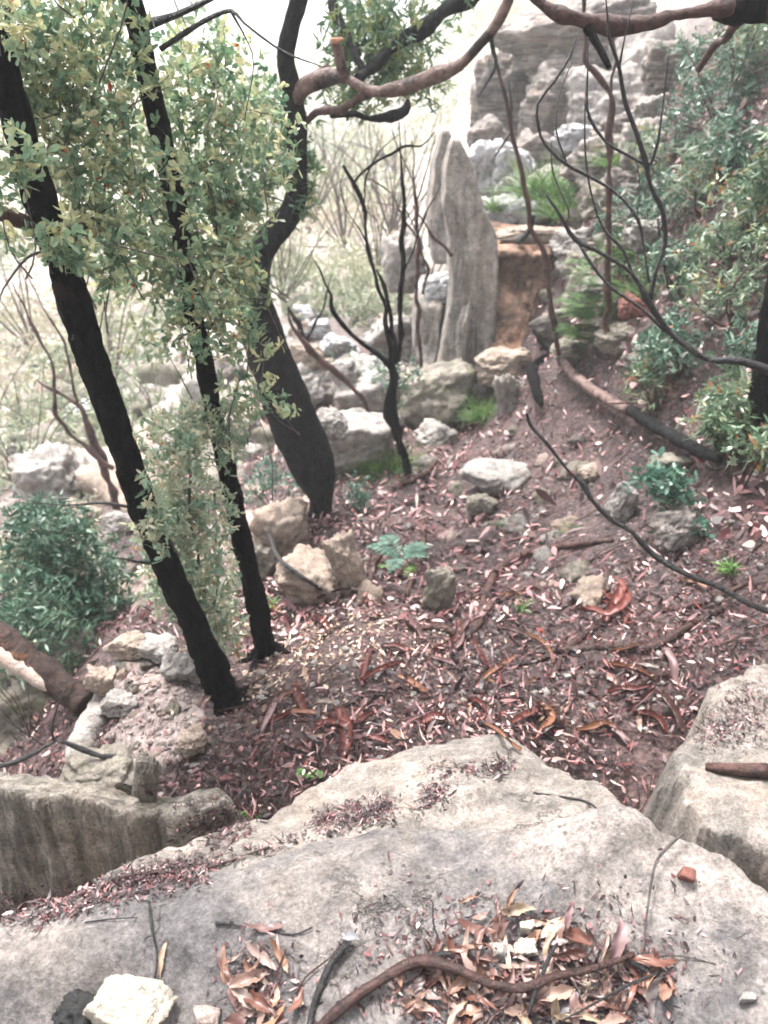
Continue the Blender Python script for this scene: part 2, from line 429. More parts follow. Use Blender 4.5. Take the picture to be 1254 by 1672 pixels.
# ------------------------------------------------------------------ thin plate heights
def tps_fit(xy, z, lam=1e-4):
    n = len(xy)
    d2 = ((xy[:, None] - xy[None]) ** 2).sum(-1)
    K = 0.5 * d2 * np.log(d2 + 1e-12) + lam * np.eye(n)
    Pm = np.hstack([np.ones((n, 1)), xy])
    A = np.block([[K, Pm], [Pm.T, np.zeros((3, 3))]])
    return np.linalg.solve(A, np.concatenate([z, np.zeros(3)]))
def tps_eval(xy, w_, q):
    out = np.zeros(len(q))
    for i in range(0, len(q), 20000):
        s = q[i:i + 20000]
        d2 = ((s[:, None] - xy[None]) ** 2).sum(-1)
        out[i:i + 20000] = (0.5 * d2 * np.log(d2 + 1e-12)) @ w_[:-3] + w_[-3] + s @ w_[-2:]
    return out

GP = [  # (photo x, photo y, metres ahead): points of the gully floor and banks
    (800,1200,2.0),(600,1180,2.1),(450,1220,2.0),(700,1100,2.6),(500,1100,2.6),(900,1100,2.55),(700,1000,3.2),(560,1000,3.25),(900,1000,3.15),
    (700,900,4.1),(850,900,4.0),(700,800,5.3),(850,800,5.0),(700,700,6.8),(760,645,8.0),(600,780,5.7),
    (1250,1000,2.6),(1250,800,3.3),(1250,600,4.0),(1250,400,4.8),(1250,200,5.8),(1250,20,7.0),(1100,1050,2.6),
    (1000,500,6.2),(950,300,9.5),(1010,200,11.5),(900,600,6.3),(1000,700,4.9),(1000,850,3.9),(1110,900,3.25),(1100,700,4.3),(1100,500,5.2),(1100,300,6.5),
    (800,400,11.0),(650,640,7.6),(560,700,7.0),(500,620,8.5),(530,550,10.5),(500,450,15),(600,380,21),(600,300,32),(750,300,24),(640,220,55),
    (370,1150,2.5),(435,1070,3.0),(200,1150,2.6),(280,1080,2.95),(330,1250,2.05),(250,1260,2.05),(170,1060,3.0),
    (60,1190,3.0),(20,1000,4.6),(120,1000,4.5),(250,950,4.5),(330,980,4.0),(150,850,6.2),(300,850,6.0),(100,780,8.0),(300,700,9.0),(60,600,13),(250,600,12),
    (400,520,13),(60,450,20),(250,420,22),(60,300,38),(300,250,50),(520,830,5.0),(430,880,5.2),(450,940,4.4),(400,800,6.5),(60,180,70),(640,160,90),
]
gx = []
for px, py, y in GP:
    p = at(px, py, y); gx.append((p.x, p.y, p.z))
gx += [(-0.9,1.55,-1.25),(-1.6,1.7,-1.5),(0,1.3,-1.2),(0.8,1.45,-1.3),(0.86,1.62,-1.1),(1.6,1.6,-.6),(0,0,-1.2),(0,-2,-.6),(-2,-1,-1.0),(2,-1,-.2),(2.4,1.2,-.1),(-2.5,1.5,-1.9),
       (-4,4,-2.8),(-8,10,-4),(5,4,2.2),(6,9,3.6),(10,20,5),(12,5,5),(0,-12,1),(12,-12,3),(-12,-12,-1),(-20,5,-5),(-40,40,-4),(40,40,8),(6,16,2.2),(5,24,1.0),
       (0,160,-1),(-80,150,2),(80,150,6),(0,240,8),(-200,200,10),(200,200,14),(-240,0,6),(240,0,16),(0,-240,8),(-200,-200,8),(200,-200,12)]
gx = np.array(gx)
WS = 2.0
def warp(q): return np.arcsinh(q / WS)
gW = tps_fit(warp(gx[:, :2]), gx[:, 2], 2e-3)
ax = np.sinh(np.linspace(-math.asinh(250 / WS), math.asinh(250 / WS), 330)) * WS
ay = np.sinh(np.linspace(-math.asinh(250 / WS), math.asinh(250 / WS), 430)) * WS
ay = np.unique(np.concatenate([ay, np.linspace(1.8, 7, 90)]))
XX, YY = np.meshgrid(ax, ay)
ZZ = tps_eval(warp(gx[:, :2]), gW, warp(np.stack([XX.ravel(), YY.ravel()], -1)))
for i, (x, y) in enumerate(zip(XX.ravel(), YY.ravel())):
    if abs(x) < 30 and -6 < y < 60:
        s = min(1.0 + abs(y) * 0.03, 3)
        ZZ[i] += 0.10 * s * noise.fractal(Vector((x * 0.9, y * 0.9, 0.3)), 0.9, 2.0, 5) + 0.03 * noise.fractal(Vector((x * 6, y * 6, 4.3)), 0.7, 2.0, 3)
GV = np.stack([XX.ravel(), YY.ravel(), ZZ], -1)
ny, nx = XX.shape
ii = np.arange(nx * ny).reshape(ny, nx)
GQ = np.stack([ii[:-1, :-1], ii[:-1, 1:], ii[1:, 1:], ii[1:, :-1]], -1).reshape(-1, 4)
ground = tag(build('ground', GV, GQ, M['soil']), kind='structure')
GZ = ZZ.reshape(ny, nx)
def gz(x, y):
    i = min(max(np.searchsorted(ax, x) - 1, 0), nx - 2); j = min(max(np.searchsorted(ay, y) - 1, 0), ny - 2)
    u = (x - ax[i]) / (ax[i + 1] - ax[i]); v = (y - ay[j]) / (ay[j + 1] - ay[j])
    return float((GZ[j, i] * (1 - u) + GZ[j, i + 1] * u) * (1 - v) + (GZ[j + 1, i] * (1 - u) + GZ[j + 1, i + 1] * u) * v)
bvh_ground = BVHTree.FromPolygons(GV.tolist(), GQ.tolist())
SURF = [bvh_ground]
def hit(px, py, surfs=None):
    o = Vector((0, 0, CAMZ)); d = ray(px, py).normalized(); best = None
    for b in (surfs or SURF):
        r = b.ray_cast(o, d, 400)
        if r[0] is not None and (best is None or r[3] < best[3]): best = r
    if best is None and surfs is not None: return hit(px, py)
    return (best[0], best[1] if best[1].z > 0 else -best[1]) if best else (at(px, py, 30), Vector((0, 0, 1)))
def drop(x, y, surfs=None, top=6.0):
    o = Vector((x, y, top)); best = None
    for b in (surfs or SURF):
        r = b.ray_cast(o, Vector((0, 0, -1)), 60)
        if r[0] is not None and (best is None or r[3] < best[3]): best = r
    if best is None: return Vector((x, y, gz(x, y))), Vector((0, 0, 1))
    return best[0], best[1] if best[1].z > 0 else -best[1]
def solid(V, Q): SURF.append(BVHTree.FromPolygons(np.asarray(V).tolist(), np.asarray(Q).tolist()))

# ------------------------------------------------------------------ slabs of rock (top surface through given points)
def slab(name, label, outline, heights, mat, step=0.014, rnd=0.05, dropd=0.9, slope=7.0, seed=0.0, edge=0.03, rough=1.0, strat=0.0):
    pl = np.array([at(*p)[:2] if len(p) == 3 and p[2] > 0 and p[0] > 20 - 1e9 and not isinstance(p, np.ndarray) else p[:2] for p in outline], float) if False else np.array(outline, float)
    hc = np.array(heights, float)
    w_ = tps_fit(hc[:, :2], hc[:, 2], 1e-3)
    pad = dropd / slope + 0.06
    x0, y0 = pl.min(0) - pad; x1, y1 = pl.max(0) + pad
    X, Y = np.meshgrid(np.arange(x0, x1, step), np.arange(y0, y1, step))
    q = np.stack([X.ravel(), Y.ravel()], -1)
    Z = tps_eval(hc[:, :2], w_, q)
    a, b = pl, np.roll(pl, -1, 0)
    D = np.full(len(q), 1e9); inside = np.zeros(len(q), bool)
    for p, s in zip(a, b):
        e = s - p
        t = np.clip(((q - p) @ e) / (e @ e), 0, 1)
        D = np.minimum(D, np.linalg.norm(q - p - t[:, None] * e, axis=1))
        c = ((p[1] > q[:, 1]) != (s[1] > q[:, 1])) & (q[:, 0] < (s[0] - p[0]) * (q[:, 1] - p[1]) / (s[1] - p[1] + 1e-12) + p[0])
        inside ^= c
    D = np.where(inside, -D, D)
    nz = np.array([noise.fractal(Vector((x * 5 + seed, y * 5, seed)), 0.8, 2.0, 4) for x, y in q])
    D = D + edge * nz
    di = np.clip(-D / rnd, 0, 1)
    Z = Z - rnd * (1 - np.sqrt(np.clip(1 - (1 - di) ** 2, 0, 1))) - np.clip(D, 0, None) * slope
    keep = D < dropd / slope
    V = np.stack([q[:, 0], q[:, 1], Z], -1)
    for i in range(len(V)):
        if keep[i] or D[i] < dropd / slope + step * 2:
            p = Vector(V[i])
            n3 = noise.noise_vector(p * 6 + Vector((seed, 0, 0)))
            f = noise.fractal(Vector((p.x * 9, p.y * 9, p.z * 9 + seed)), 0.75, 2.1, 5)
            f2 = noise.fractal(Vector((p.x * 2.2, p.y * 5.5 - p.x * 1.5, p.z + seed)), 0.8, 2.0, 4)
            rid = 1 - abs(noise.noise(Vector((p.x * 3 - p.y * 1.2, p.y * 9 + p.x * 2.5, seed + 3))))
            V[i] += np.array(n3) * 0.012 * rough + np.array((0, 0, (0.010 * f + 0.016 * f2 + 0.012 * (rid ** 6)) * rough))
            if strat:
                V[i, 1] += strat * 0.03 * noise.fractal(Vector((p.x * 7, p.y, p.z * 2.5)), .7, 2.1, 5)
    r, c = X.shape
    ii = np.arange(r * c).reshape(r, c)
    Q = np.stack([ii[:-1, :-1], ii[:-1, 1:], ii[1:, 1:], ii[1:, :-1]], -1).reshape(-1, 4)
    Q = Q[keep[Q].all(1)]
    used = np.unique(Q); mp = np.full(len(V), -1); mp[used] = np.arange(len(used))
    V, Q = V[used], mp[Q]
    cen = V.mean(0)
    o = build(name, V, Q, mat, None, None, (cen[0], cen[1], V[:, 2].min()))
    tag(o, label, 'rock'); solid(V, Q)
    return o
def pxl(lst): return [tuple(at(*p)) for p in lst]
edge_front = [(0,1490,1.02),(200,1445,1.12),(400,1405,1.2),(560,1352,1.27),(640,1340,1.27),(800,1345,1.22),(900,1320,1.22),(1050,1312,1.2),(1110,1345,1.17),(1190,1368,1.13),(1254,1450,1.0),(1330,1560,.86)]
ef = pxl(edge_front)
front = slab('sandstone_ledge', 'wide pale grey sandstone ledge across the bottom with leaf heap and sticks on it',
     [(p[0], p[1]) for p in ef] + [(1.25, .6), (1.35, -.3), (1.2, -1.4), (-1.5, -1.5), (-1.9, -.2), (-1.6, .8)],
     ef + pxl([(0,1600,.87),(150,1565,.9),(400,1448,1.06),(640,1405,1.11),(300,1640,.84),(627,1672,.78),(900,1600,.86),(1150,1600,.85),(100,1672,.82),(560,1500,.98),(1050,1450,1.03),(850,1450,1.03),(1254,1600,.83)])
     + [(0,.3,-.03),(0,-1,0),(1.2,-1,.1),(-1.5,-1,-.05),(1.3,.4,.08),(-1.6,.5,-.1),(-1.5,.95,-.15)], M['ledge'], 0.0115, 0.06, 0.75, 5.0, 1.0, 0.035)
back = slab('sandstone_bed', 'lower brownish sandstone bed tilting away behind the pale ledge, litter in its seam',
     [p[:2] for p in pxl([(165,1440,1.2),(300,1375,1.33),(430,1322,1.45),(500,1275,1.55),(570,1240,1.63),(680,1215,1.7),(800,1192,1.76),(870,1225,1.68),(950,1268,1.52),(1015,1310,1.33)])] + [(.6, .8), (-1.2, .75), (-.95, 1.05)],
     pxl([(165,1440,1.2),(430,1322,1.45),(570,1245,1.62),(800,1195,1.75),(950,1270,1.5),(1015,1310,1.32),(700,1290,1.42),(560,1310,1.44),(820,1270,1.48),(400,1390,1.25)]) + [(-1.2,.75,-.25),(0,.8,-.1),(.6,.8,-.08)],
     M['bed'], 0.0125, 0.05, 0.9, 4.0, 5.0, 0.04, 1.25)
right = slab('side_boulder', 'flat topped grey boulder with litter hollows at the right edge beyond the ledge',
     [p[:2] for p in pxl([(1088,1238,1.72),(1120,1205,1.82),(1150,1180,1.9),(1160,1120,2.12),(1254,1078,2.3),(1420,1080,2.35),(1500,1300,1.6),(1380,1420,1.25),(1254,1405,1.32),(1150,1352,1.42),(1130,1300,1.52)])],
     pxl([(1088,1238,1.72),(1150,1180,1.9),(1160,1120,2.12),(1254,1078,2.3),(1420,1080,2.35),(1500,1300,1.6),(1380,1420,1.3),(1150,1345,1.42),(1254,1240,1.7)]),
     M['bed'], 0.012, 0.05, 0.8, 15.0, 9.0, 0.03, 1.3)
left = slab('streaked_boulder', 'streaked boulder with upright mossy face left of the crevice below the ledge',
     [p[:2] for p in pxl([(-160,1290,1.62),(0,1290,1.62),(60,1300,1.6),(100,1308,1.59),(118,1296,1.66),(132,1312,1.58),(175,1318,1.6),(230,1330,1.58),(300,1338,1.6),(385,1318,1.68),(360,1296,1.78),(300,1305,1.72),(200,1305,1.72),(110,1272,1.76),(0,1258,1.8),(-160,1250,1.8)])],
     pxl([(-160,1290,1.62),(0,1290,1.62),(120,1312,1.58),(230,1330,1.58),(330,1335,1.6),(385,1318,1.68),(300,1300,1.72),(110,1270,1.76),(0,1258,1.8),(-160,1250,1.8)]),
     M['wall'], 0.0115, 0.03, 0.85, 9.0, 13.0, 0.02, 1.1, 1.0)

# ------------------------------------------------------------------ free boulders
def cube_sphere(n):
    V, Q, off = [], [], 0
    t = np.tan(np.linspace(-np.pi / 4, np.pi / 4, n + 1))
    a, b = np.meshgrid(t, t)
    o = np.ones_like(a)
    for f in ((a, b, o), (b, a, -o), (o, a, b), (-o, b, a), (b, o, a), (a, -o, b)):
        v = unit(np.stack(f, -1).reshape(-1, 3)); V.append(v)
        ii = np.arange((n + 1) ** 2).reshape(n + 1, n + 1) + off
        Q.append(np.stack([ii[:-1, :-1], ii[:-1, 1:], ii[1:, 1:], ii[1:, :-1]], -1).reshape(-1, 4)); off += (n + 1) ** 2
    V, Q = np.concatenate(V), np.concatenate(Q)
    key = np.round(V, 5); _, first, inv = np.unique(key, axis=0, return_index=True, return_inverse=True)
    return V[first], inv.reshape(-1)[Q]
CS = {n: cube_sphere(n) for n in (2, 4, 10, 18, 24, 36)}
def rock_shape(size, seed, n=24, cuts=9, sharp=22.0, rough=0.13, boxy=0.5, strat=0.0):
    r_ = np.random.default_rng(seed)
    D, Q = CS[n]
    nrm = np.vstack([np.eye(3), -np.eye(3), unit(r_.normal(size=(cuts, 3)))])
    h = np.concatenate([0.8 + 0.15 * r_.random(6), 0.80 + 0.28 * r_.random(cuts)])
    nrm[:6] = unit(nrm[:6] + (1 - boxy) * 0.5 * r_.normal(size=(6, 3)))
    q = np.clip(D @ nrm.T, 1e-6, None) / h[None]
    rad = (q ** sharp).sum(1) ** (-1 / sharp)
    V = D * rad[:, None]
    s = Vector((seed * 1.7, seed * 0.3, -seed * 0.9))
    size = np.asarray(size, float)
    for i in range(len(V)):
        p = Vector(V[i])
        k = rough * (noise.fractal(p * 1.6 + s, 0.75, 2.0, 6) * 1.1 + 0.4 * noise.fractal(p * 5 + s, 0.6, 2.1, 5) - 1.1 * max(0.0, 0.16 - noise.voronoi(p * 1.7 + s)[0][1] + noise.voronoi(p * 1.7 + s)[0][0]))
        if strat:
            k += strat * noise.noise(Vector((p.x * .6, p.y * .6, p.z * 7)) + s)
        V[i] *= 1 + k
    return V * size, Q
def rot(V, e): return V @ np.array(Matrix.Rotation(e[2], 3, 'Z') @ Matrix.Rotation(e[1], 3, 'Y') @ Matrix.Rotation(e[0], 3, 'X')).T
def boulder(px, py, wd, ht, mat, label, y=None, deep=0.9, seed=None, e=(0, 0, 0), n=24, rough=0.17, boxy=0.4, cuts=14, sharp=40, strat=0.0, name='boulder', cat='boulder', group=None, sink=0.3):
    seed = seed or int(px * 3 + py)
    if y is None: y = hit(px, py + 0.42 * ht)[0].y
    s = mpp(px, py, y)
    sx, sz = wd * s * 0.58, ht * s * 0.58
    sy = deep * (sx if sx < sz * 1.5 else (sx + sz) / 2)
    c = at(px, py, y) + Vector((0, sy * 0.5, 0))
    V, Q = rock_shape((sx, sy, sz), seed, n, cuts, sharp, rough, boxy, strat)
    V = rot(V, e) + np.array(c) - np.array((0, 0, sz * .12))
    org = (c.x, c.y, V[:, 2].min())
    o = build(name, V, Q, M[mat], None, None, org)
    tag(o, label, cat, group); solid(V, Q)
    return o
def shaped(name, label, prof, mat, thick, seed, n=36, strat=0.0, rough=0.1, cat='rock'):
    """upright rock: prof = list of (photo x left, photo x right, photo y, metres ahead) from the top down"""
    D, Q = CS[n]
    V = D.copy()
    rows = []
    for xl, xr, py, y in prof:
        a, b = at(xl, py, y), at(xr, py, y)
        rows.append(((a.x + b.x) / 2, y, a.z, abs(b.x - a.x) / 2))
    rows = np.array(rows)
    zt = rows[:, 2]
    nrm = np.vstack([np.eye(3), -np.eye(3)]); 
    q = np.clip(D @ nrm.T, 1e-6, None)
    V = D * ((q ** 26).sum(1) ** (-1 / 26))[:, None]
    s = Vector((seed, seed * .37, 0))
    u = (1 - V[:, 2]) / 2 * (len(rows) - 1)
    out = np.zeros_like(V)
    for c in range(4):
        rows_c = np.interp(u, np.arange(len(rows)), rows[:, c])
        if c == 0: cx = rows_c
        elif c == 1: cy = rows_c
        elif c == 2: cz = rows_c
        else: hw = rows_c
    out[:, 0] = cx + V[:, 0] * hw
    out[:, 1] = cy + (V[:, 1] + 0.8) * thick * (0.35 + 0.65 * hw / rows[:, 3].max())
    out[:, 2] = cz
    m = rows[:, 3].mean()
    for i in range(len(out)):
        p = Vector(out[i])
        v1 = noise.noise_vector(p * (1.2 / m) + s); 
        g = noise.fractal(Vector((p.x * 2 / m, p.y * 2 / m, p.z * 0.6 / m)) + s, 0.75, 2.0, 5)
        k = rough * m
        gr = noise.fractal(Vector((p.x * 7 / m, p.y * 7 / m, p.z * 0.9 / m)) + s, 0.7, 2.0, 5)
        ch = noise.voronoi(Vector((p.x * 1.5 / m, p.y * 1.5 / m, p.z * 0.8 / m)) + s)[0]
        out[i] += np.array(v1) * k * 0.8 + np.array((D[i][0], D[i][1], 0.25 * D[i][2])) * (g * k * 1.0 + gr * k * 0.10 - k * 1.6 * max(0, .22 - ch[1] + ch[0]))
        if strat: out[i][:2] += D[i][:2] * strat * m * noise.noise(Vector((p.x * .3, p.y * .3, p.z * 5 / m)) + s)
    o = build(name, out, Q, M[mat], None, None, (rows[-1, 0], rows[-1, 1], out[:, 2].min()))
    tag(o, label, cat); solid(out, Q)
    return o

shaped('standing_stone', 'tall striated grey slab standing upright in the middle of the boulders', [(739,751,228,8.0),(726,774,275,8.0),(724,790,340,7.9),(733,812,385,7.9),(735,813,480,7.8),(722,809,560,7.7),(710,804,610,7.6),(716,800,655,7.5)], 'pillar', 0.34, 3.0, rough=0.065)
shaped('standing_stone', 'pale narrow spire rising behind the tall striated slab', [(724,732,212,9.6),(708,756,270,9.6),(700,765,360,9.5),(706,770,430,9.4)], 'pillar', 0.5, 8.0)
shaped('standing_stone', 'short leaning slab wedged left of the tall striated slab', [(690,712,462,8.2),(678,722,500,8.0),(674,716,560,7.9),(686,706,608,7.7)], 'pillar', 0.3, 12.0)
boulder(716, 478, 62, 52, 'white', 'small whitish block capping the short leaning slab', y=8.1)
shaped('rock_face', 'rusty brown overhanging rock face right of the tall slab', [(806,930,385,8.6),(808,945,410,8.3),(806,905,440,8.3),(800,900,510,8.0),(798,880,560,7.7),(800,860,600,7.4)], 'rust', 0.7, 21.0, strat=0.12, rough=0.26)
boulder(885, 384, 130, 26, 'tan', 'thin tan cap rock lying on the rusty rock face', y=8.0, deep=0.6, strat=0.05)
boulder(828, 600, 95, 52, 'tan', 'orange tan ledge block under the rusty rock face', y=7.0, boxy=0.8)
boulder(838, 668, 42, 120, 'pillar', 'narrow upright post of rock beside the small bright fern', y=6.4, boxy=0.8, e=(0, R(-6), 0))
boulder(835, 352, 92, 62, 'white', 'rounded whitish boulder with yellow stain above the rusty face', y=9.5)
boulder(800, 268, 70, 80, 'white', 'bluish white broken block high behind the tall slab', y=11.5, boxy=0.8)
boulder(845, 275, 62, 60, 'white', 'smaller bluish white block next to the curved sapling', y=11.2, boxy=0.8)
boulder(835, 180, 120, 170, 'outcrop', 'pale brown buttress at the skyline left of the overhang', y=15, n=36, rough=0.16, strat=0.05)
boulder(965, 62, 220, 118, 'outcrop', 'huge layered brown overhang topping the skyline at upper right', y=14, n=36, rough=0.14, strat=0.09, e=(0, R(-8), 0), cuts=5)
boulder(1062, 100, 100, 88, 'pale', 'rounded grey boulder leaning against the layered overhang', y=13, rough=0.12, e=(0, R(-25), 0))
boulder(1010, 175, 150, 120, 'pale', 'broad grey shelf below the layered overhang', y=12.5, n=36, rough=0.15, strat=0.06)
boulder(915, 175, 95, 110, 'outcrop', 'weathered brown block under the left side of the overhang', y=13.2, strat=0.05)
boulder(1095, 190, 80, 60, 'outcrop', 'low brown block half hidden by the bank shrubs', y=10.8)
boulder(945, 222, 66, 34, 'white', 'flat white slab below the shelf', y=11.6)
boulder(840, 312, 50, 30, 'pale', 'little pale wedge above the rounded whitish boulder', y=10.4)
boulder(700, 655, 130, 110, 'mossy', 'mossy rounded boulder at the foot of the tall slab', y=7.0)
boulder(715, 722, 66, 46, 'pale', 'pale broken rock below the mossy rounded boulder', y=6.5)
boulder(610, 640, 120, 95, 'pale', 'large pale boulder behind the burnt shrub', rough=0.12)
boulder(578, 728, 125, 95, 'pale', 'greyish round boulder behind the tufted grass', rough=0.1, e=(0, R(-12), 0))
boulder(498, 640, 66, 74, 'pale', 'tilted pale block beside the thick charred trunk', e=(0, R(15), 0))
boulder(540, 700, 50, 44, 'pale', 'small pale block between two round boulders')
boulder(552, 572, 54, 42, 'white', 'bright white boulder, largest of the chain down the gully')
boulder(522, 540, 36, 30, 'white', 'middle white boulder of the chain down the gully')
boulder(500, 512, 44, 24, 'white', 'farthest white boulder of the chain down the gully')
boulder(560, 610, 46, 36, 'pale', 'pale chunk below the bright white boulder')
boulder(505, 580, 40, 34, 'tan', 'tan chunk above the tilted pale block')
boulder(820, 787, 96, 44, 'pale', 'flat light grey stone lying on the bare soil', deep=1.3, sharp=14, rough=.1)
boulder(786, 830, 46, 38, 'mossy', 'brown stone just below the flat light grey stone')
boulder(1020, 822, 36, 56, 'pale', 'upright pale stone under the black diagonal branch', boxy=0.8, e=(0, R(18), 0))
boulder(458, 880, 90, 100, 'tan', 'beige split block left of the thick charred trunk foot', boxy=0.8, n=18)
boulder(505, 955, 104, 80, 'tan', 'big orange tan block below the thick charred trunk', boxy=0.8, e=(0, R(20), 0), n=18)
boulder(566, 925, 46, 110, 'tan', 'narrow brown rib of rock below the thick charred trunk', boxy=0.7, e=(0, R(-16), 0))
boulder(720, 965, 44, 86, 'mossy', 'grey brown rib of stone poking from the litter in mid slope', boxy=0.7, e=(0, R(8), 0))
boulder(432, 920, 44, 60, 'mossy', 'dark block touching the second burnt trunk')
boulder(70, 795, 105, 90, 'pale', 'blue grey boulder pile end at far left', rough=0.24, boxy=.15)
boulder(150, 692, 92, 62, 'white', 'white topped boulder above the blue grey one at far left', y=10)
boulder(222, 665, 76, 30, 'white', 'long white rock across the slope behind the left trunk', y=11)
boulder(115, 852, 56, 62, 'tan', 'knobbly tan boulder above the deep green bush')
boulder(188, 860, 46, 34, 'pale', 'small pale boulder right of the knobbly tan one')
boulder(175, 770, 60, 50, 'pale', 'pale boulder under the white topped one')
boulder(270, 690, 60, 46, 'pale', 'hazy pale boulder between the two left trunks')
boulder(370, 640, 60, 110, 'outcrop', 'purplish upright rocks behind the second burnt trunk', y=9.5)
boulder(395, 720, 56, 90, 'outcrop', 'brown broken rocks beside the second burnt trunk', y=7.5)
# edge of the small platform at left
pf = [hit(a_, b_, SURF[:1])[0] for a_, b_ in ((190,1085),(250,1072),(320,1085),(350,1120),(368,1165),(330,1215),(300,1250),(240,1275),(150,1275),(120,1240),(150,1170),(170,1120))]
pf_top = [(p.x, p.y, p.z + .035) for p in pf] + [(p.x, p.y, p.z + .05) for p in (hit(a_, b_, SURF[:1])[0] for a_, b_ in ((230,1130),(290,1150),(220,1200),(270,1220),(250,1100)))]
slab('platform_rock', 'broad pebbly rock platform left of the first trunk foot', [(p.x, p.y) for p in pf], pf_top, M['pinkrock'], .014, .04, .4, 4.0, 31.0, .05, 1.6)
PLAT = [SURF[0], SURF[-1]]
kerb = pxl([(185,1083,2.9),(168,1125,2.68),(135,1185,2.42),(98,1248,2.15),(138,1262,2.12),(160,1205,2.36),(185,1145,2.58),(212,1090,2.86)])
slab('kerb_rock', 'long pale kerb of rock edging the pebbly platform above the drop', [p[:2] for p in kerb], [(p[0], p[1], p[2] + .05) for p in kerb], M['pale'], .012, .03, .7, 5.0, 17.0, .025, 1.2)
boulder(205, 1062, 62, 34, 'tan', 'tan stone at the back left corner of the platform')
boulder(255, 1066, 60, 36, 'pale', 'pale stone at the back of the pebbly platform')
boulder(292, 1094, 62, 40, 'pale', 'flat grey stone set in the platform near the left trunk', sharp=10)
boulder(192, 1157, 52, 34, 'pale', 'flat pale stone in the middle of the pebbly platform')
boulder(162, 1120, 40, 40, 'tan', 'tan stone where the fallen log meets the platform')
boulder(312, 1218, 40, 36, 'tan', 'rounded beige stone in the litter below the left trunk', boxy=0.2)
boulder(236, 1272, 40, 84, 'wall', 'grey slab standing behind the streaked boulder', boxy=0.8, e=(0, R(12), 0))
boulder(165, 1278, 120, 54, 'mossy', 'dark mossy block between the platform and the streaked boulder', y=1.95)
boulder(30, 1200, 270, 190, 'mossy', 'big dull green rock below the fallen log', y=2.95, n=36, rough=0.2)
boulder(965, 775, 34, 26, 'tan', 'tan stone in the soil left of the upright pale stone')
boulder(940, 575, 60, 30, 'mossy', 'greenish flat stone under the dense fern')
boulder(1033, 503, 36, 34, 'red', 'brick red stone seen between the saplings on the bank', y=5.2)
boulder(1185, 515, 50, 26, 'pale', 'pale flat rock among the bank shrubs', y=4.7)
for a_ in ((1030,210,90,44,'outcrop','thin brown ledge of rock on the upper bank left of the shrubs',9),(1075,180,70,40,'pale','pale ledge of rock on the upper bank touching the shrubs',9),(1030,300,60,44,'outcrop','brown ledge rock inside the loop of the forked branch',8),(1065,385,64,40,'pale','grey ledge rock behind the stem of the forked branch',7),
           (1020,420,56,50,'outcrop','dark ledge rock beside the straight sapling',7),(1015,560,60,40,'mossy','mossy rock at the foot of the straight sapling',6),(1060,600,50,34,'outcrop','brown rock between the fallen log and the bank shrubs',6),(660,430,60,90,'pale','broken grey block under the craggy one left of the spire',10.0),
           (800,225,60,60,'outcrop','grey crag between the spire and the brown buttress',13.0),
           (880,255,90,70,'outcrop','stacked brown block under the brown buttress',12.4),(905,300,80,50,'pale','stacked pale block beneath the stacked brown block',11.0),
           (1000,265,110,80,'outcrop','fractured block right of the soft green tuft',10.5),(1065,235,80,80,'pale','fractured pale block beneath the broad grey shelf',10.6),
           (1000,330,80,60,'mossy','mossy fractured block on the bank behind the straight sapling',9.0),(1110,110,90,80,'outcrop','dark stacked block at the shoulder of the skyline',12.6),
           (950,400,80,50,'pale','cracked grey block right of the thin cap rock',8.2),(960,440,60,46,'mossy','mossy cracked block right of the rusty face',7.8),
           (1050,330,60,60,'outcrop','brown fractured block behind the forked branch',8.6),(850,120,60,90,'outcrop','jagged tooth of rock on the skyline beside the buttress',15.5),
           (760,560,30,120,'pillar','thin grey flake leaning on the base of the tall slab',7.6),(640,560,70,70,'pale','wedged grey block behind the burnt shrub stems',9.0),
           (470,690,50,60,'mossy','fractured mossy block left of the thick trunk',7.5),(420,760,60,60,'pale','cracked pale block between the second and third trunks',7.0),
           (340,780,70,60,'mossy','dull cracked block behind the hanging leaves',7.5),(60,740,90,50,'pale','broken grey block over the far left boulder pile',9.0),(110,760,60,50,'outcrop','brown cracked block in the far left boulder pile',8.6)):
    yy = min(a_[6], hit(a_[0], a_[1] + .3 * a_[3], [bvh_ground])[0].y) if a_[0] > 900 else a_[6]
    boulder(a_[0], a_[1], a_[2], a_[3], a_[4], a_[5], y=yy, boxy=.65, rough=.2, cuts=12, strat=.05)
boulder(1110, 870, 66, 60, 'outcrop', 'brown grey rock buried under the bluish seedling')
boulder(1095, 760, 60, 30, 'mossy', 'dull flat stone below the dark log')

# ------------------------------------------------------------------ trees
def px_path(lst):
    """(px, py, y, width in photo px) -> points and radii"""
    P, r = [], []
    for px, py, y, wd in lst:
        P.append(at(px, py, y)); r.append(max(wd * mpp(px, py, y) / 2, 0.0012))
    return P, r
def kink(P, r, amt):
    P = [np.array(p, float) for p in P]; out, ro = [P[0]], [r[0]]
    for i in range(len(P) - 1):
        L = np.linalg.norm(P[i + 1] - P[i]); m = max(1, int(L / .09)) if amt else 1
        for k in range(1, m + 1):
            f = k / m
            q = P[i] * (1 - f) + P[i + 1] * f
            if k < m or i < len(P) - 2: q = q + rng.normal(size=3) * amt
            out.append(q); ro.append((r[i] * (1 - f) + r[i + 1] * f) * (1 + (.22 * rng.normal() if amt else 0)))
    ro = [max(abs(v), .0008) for v in ro]
    return out, ro
def stem(lst, mat, parent, name='branch', sides=8, step=0.05, rough=0.12, freq=12, wob=0.0, origin=None, seed=1.0):
    P, r = px_path(lst)
    if name in ('branch', 'stem', 'bare_branch', 'limb'):
        P, r = kink(P, r, min(.009, .35 * float(np.mean(r)) + .003) * (.7 if name == 'limb' else 1)); step = min(step, .03); rough = max(rough, .2)
    V, Q = tube(P, r, sides, step, rough, freq, wob, True, seed)
    return build(name, V, Q, M[mat], parent, None, origin)
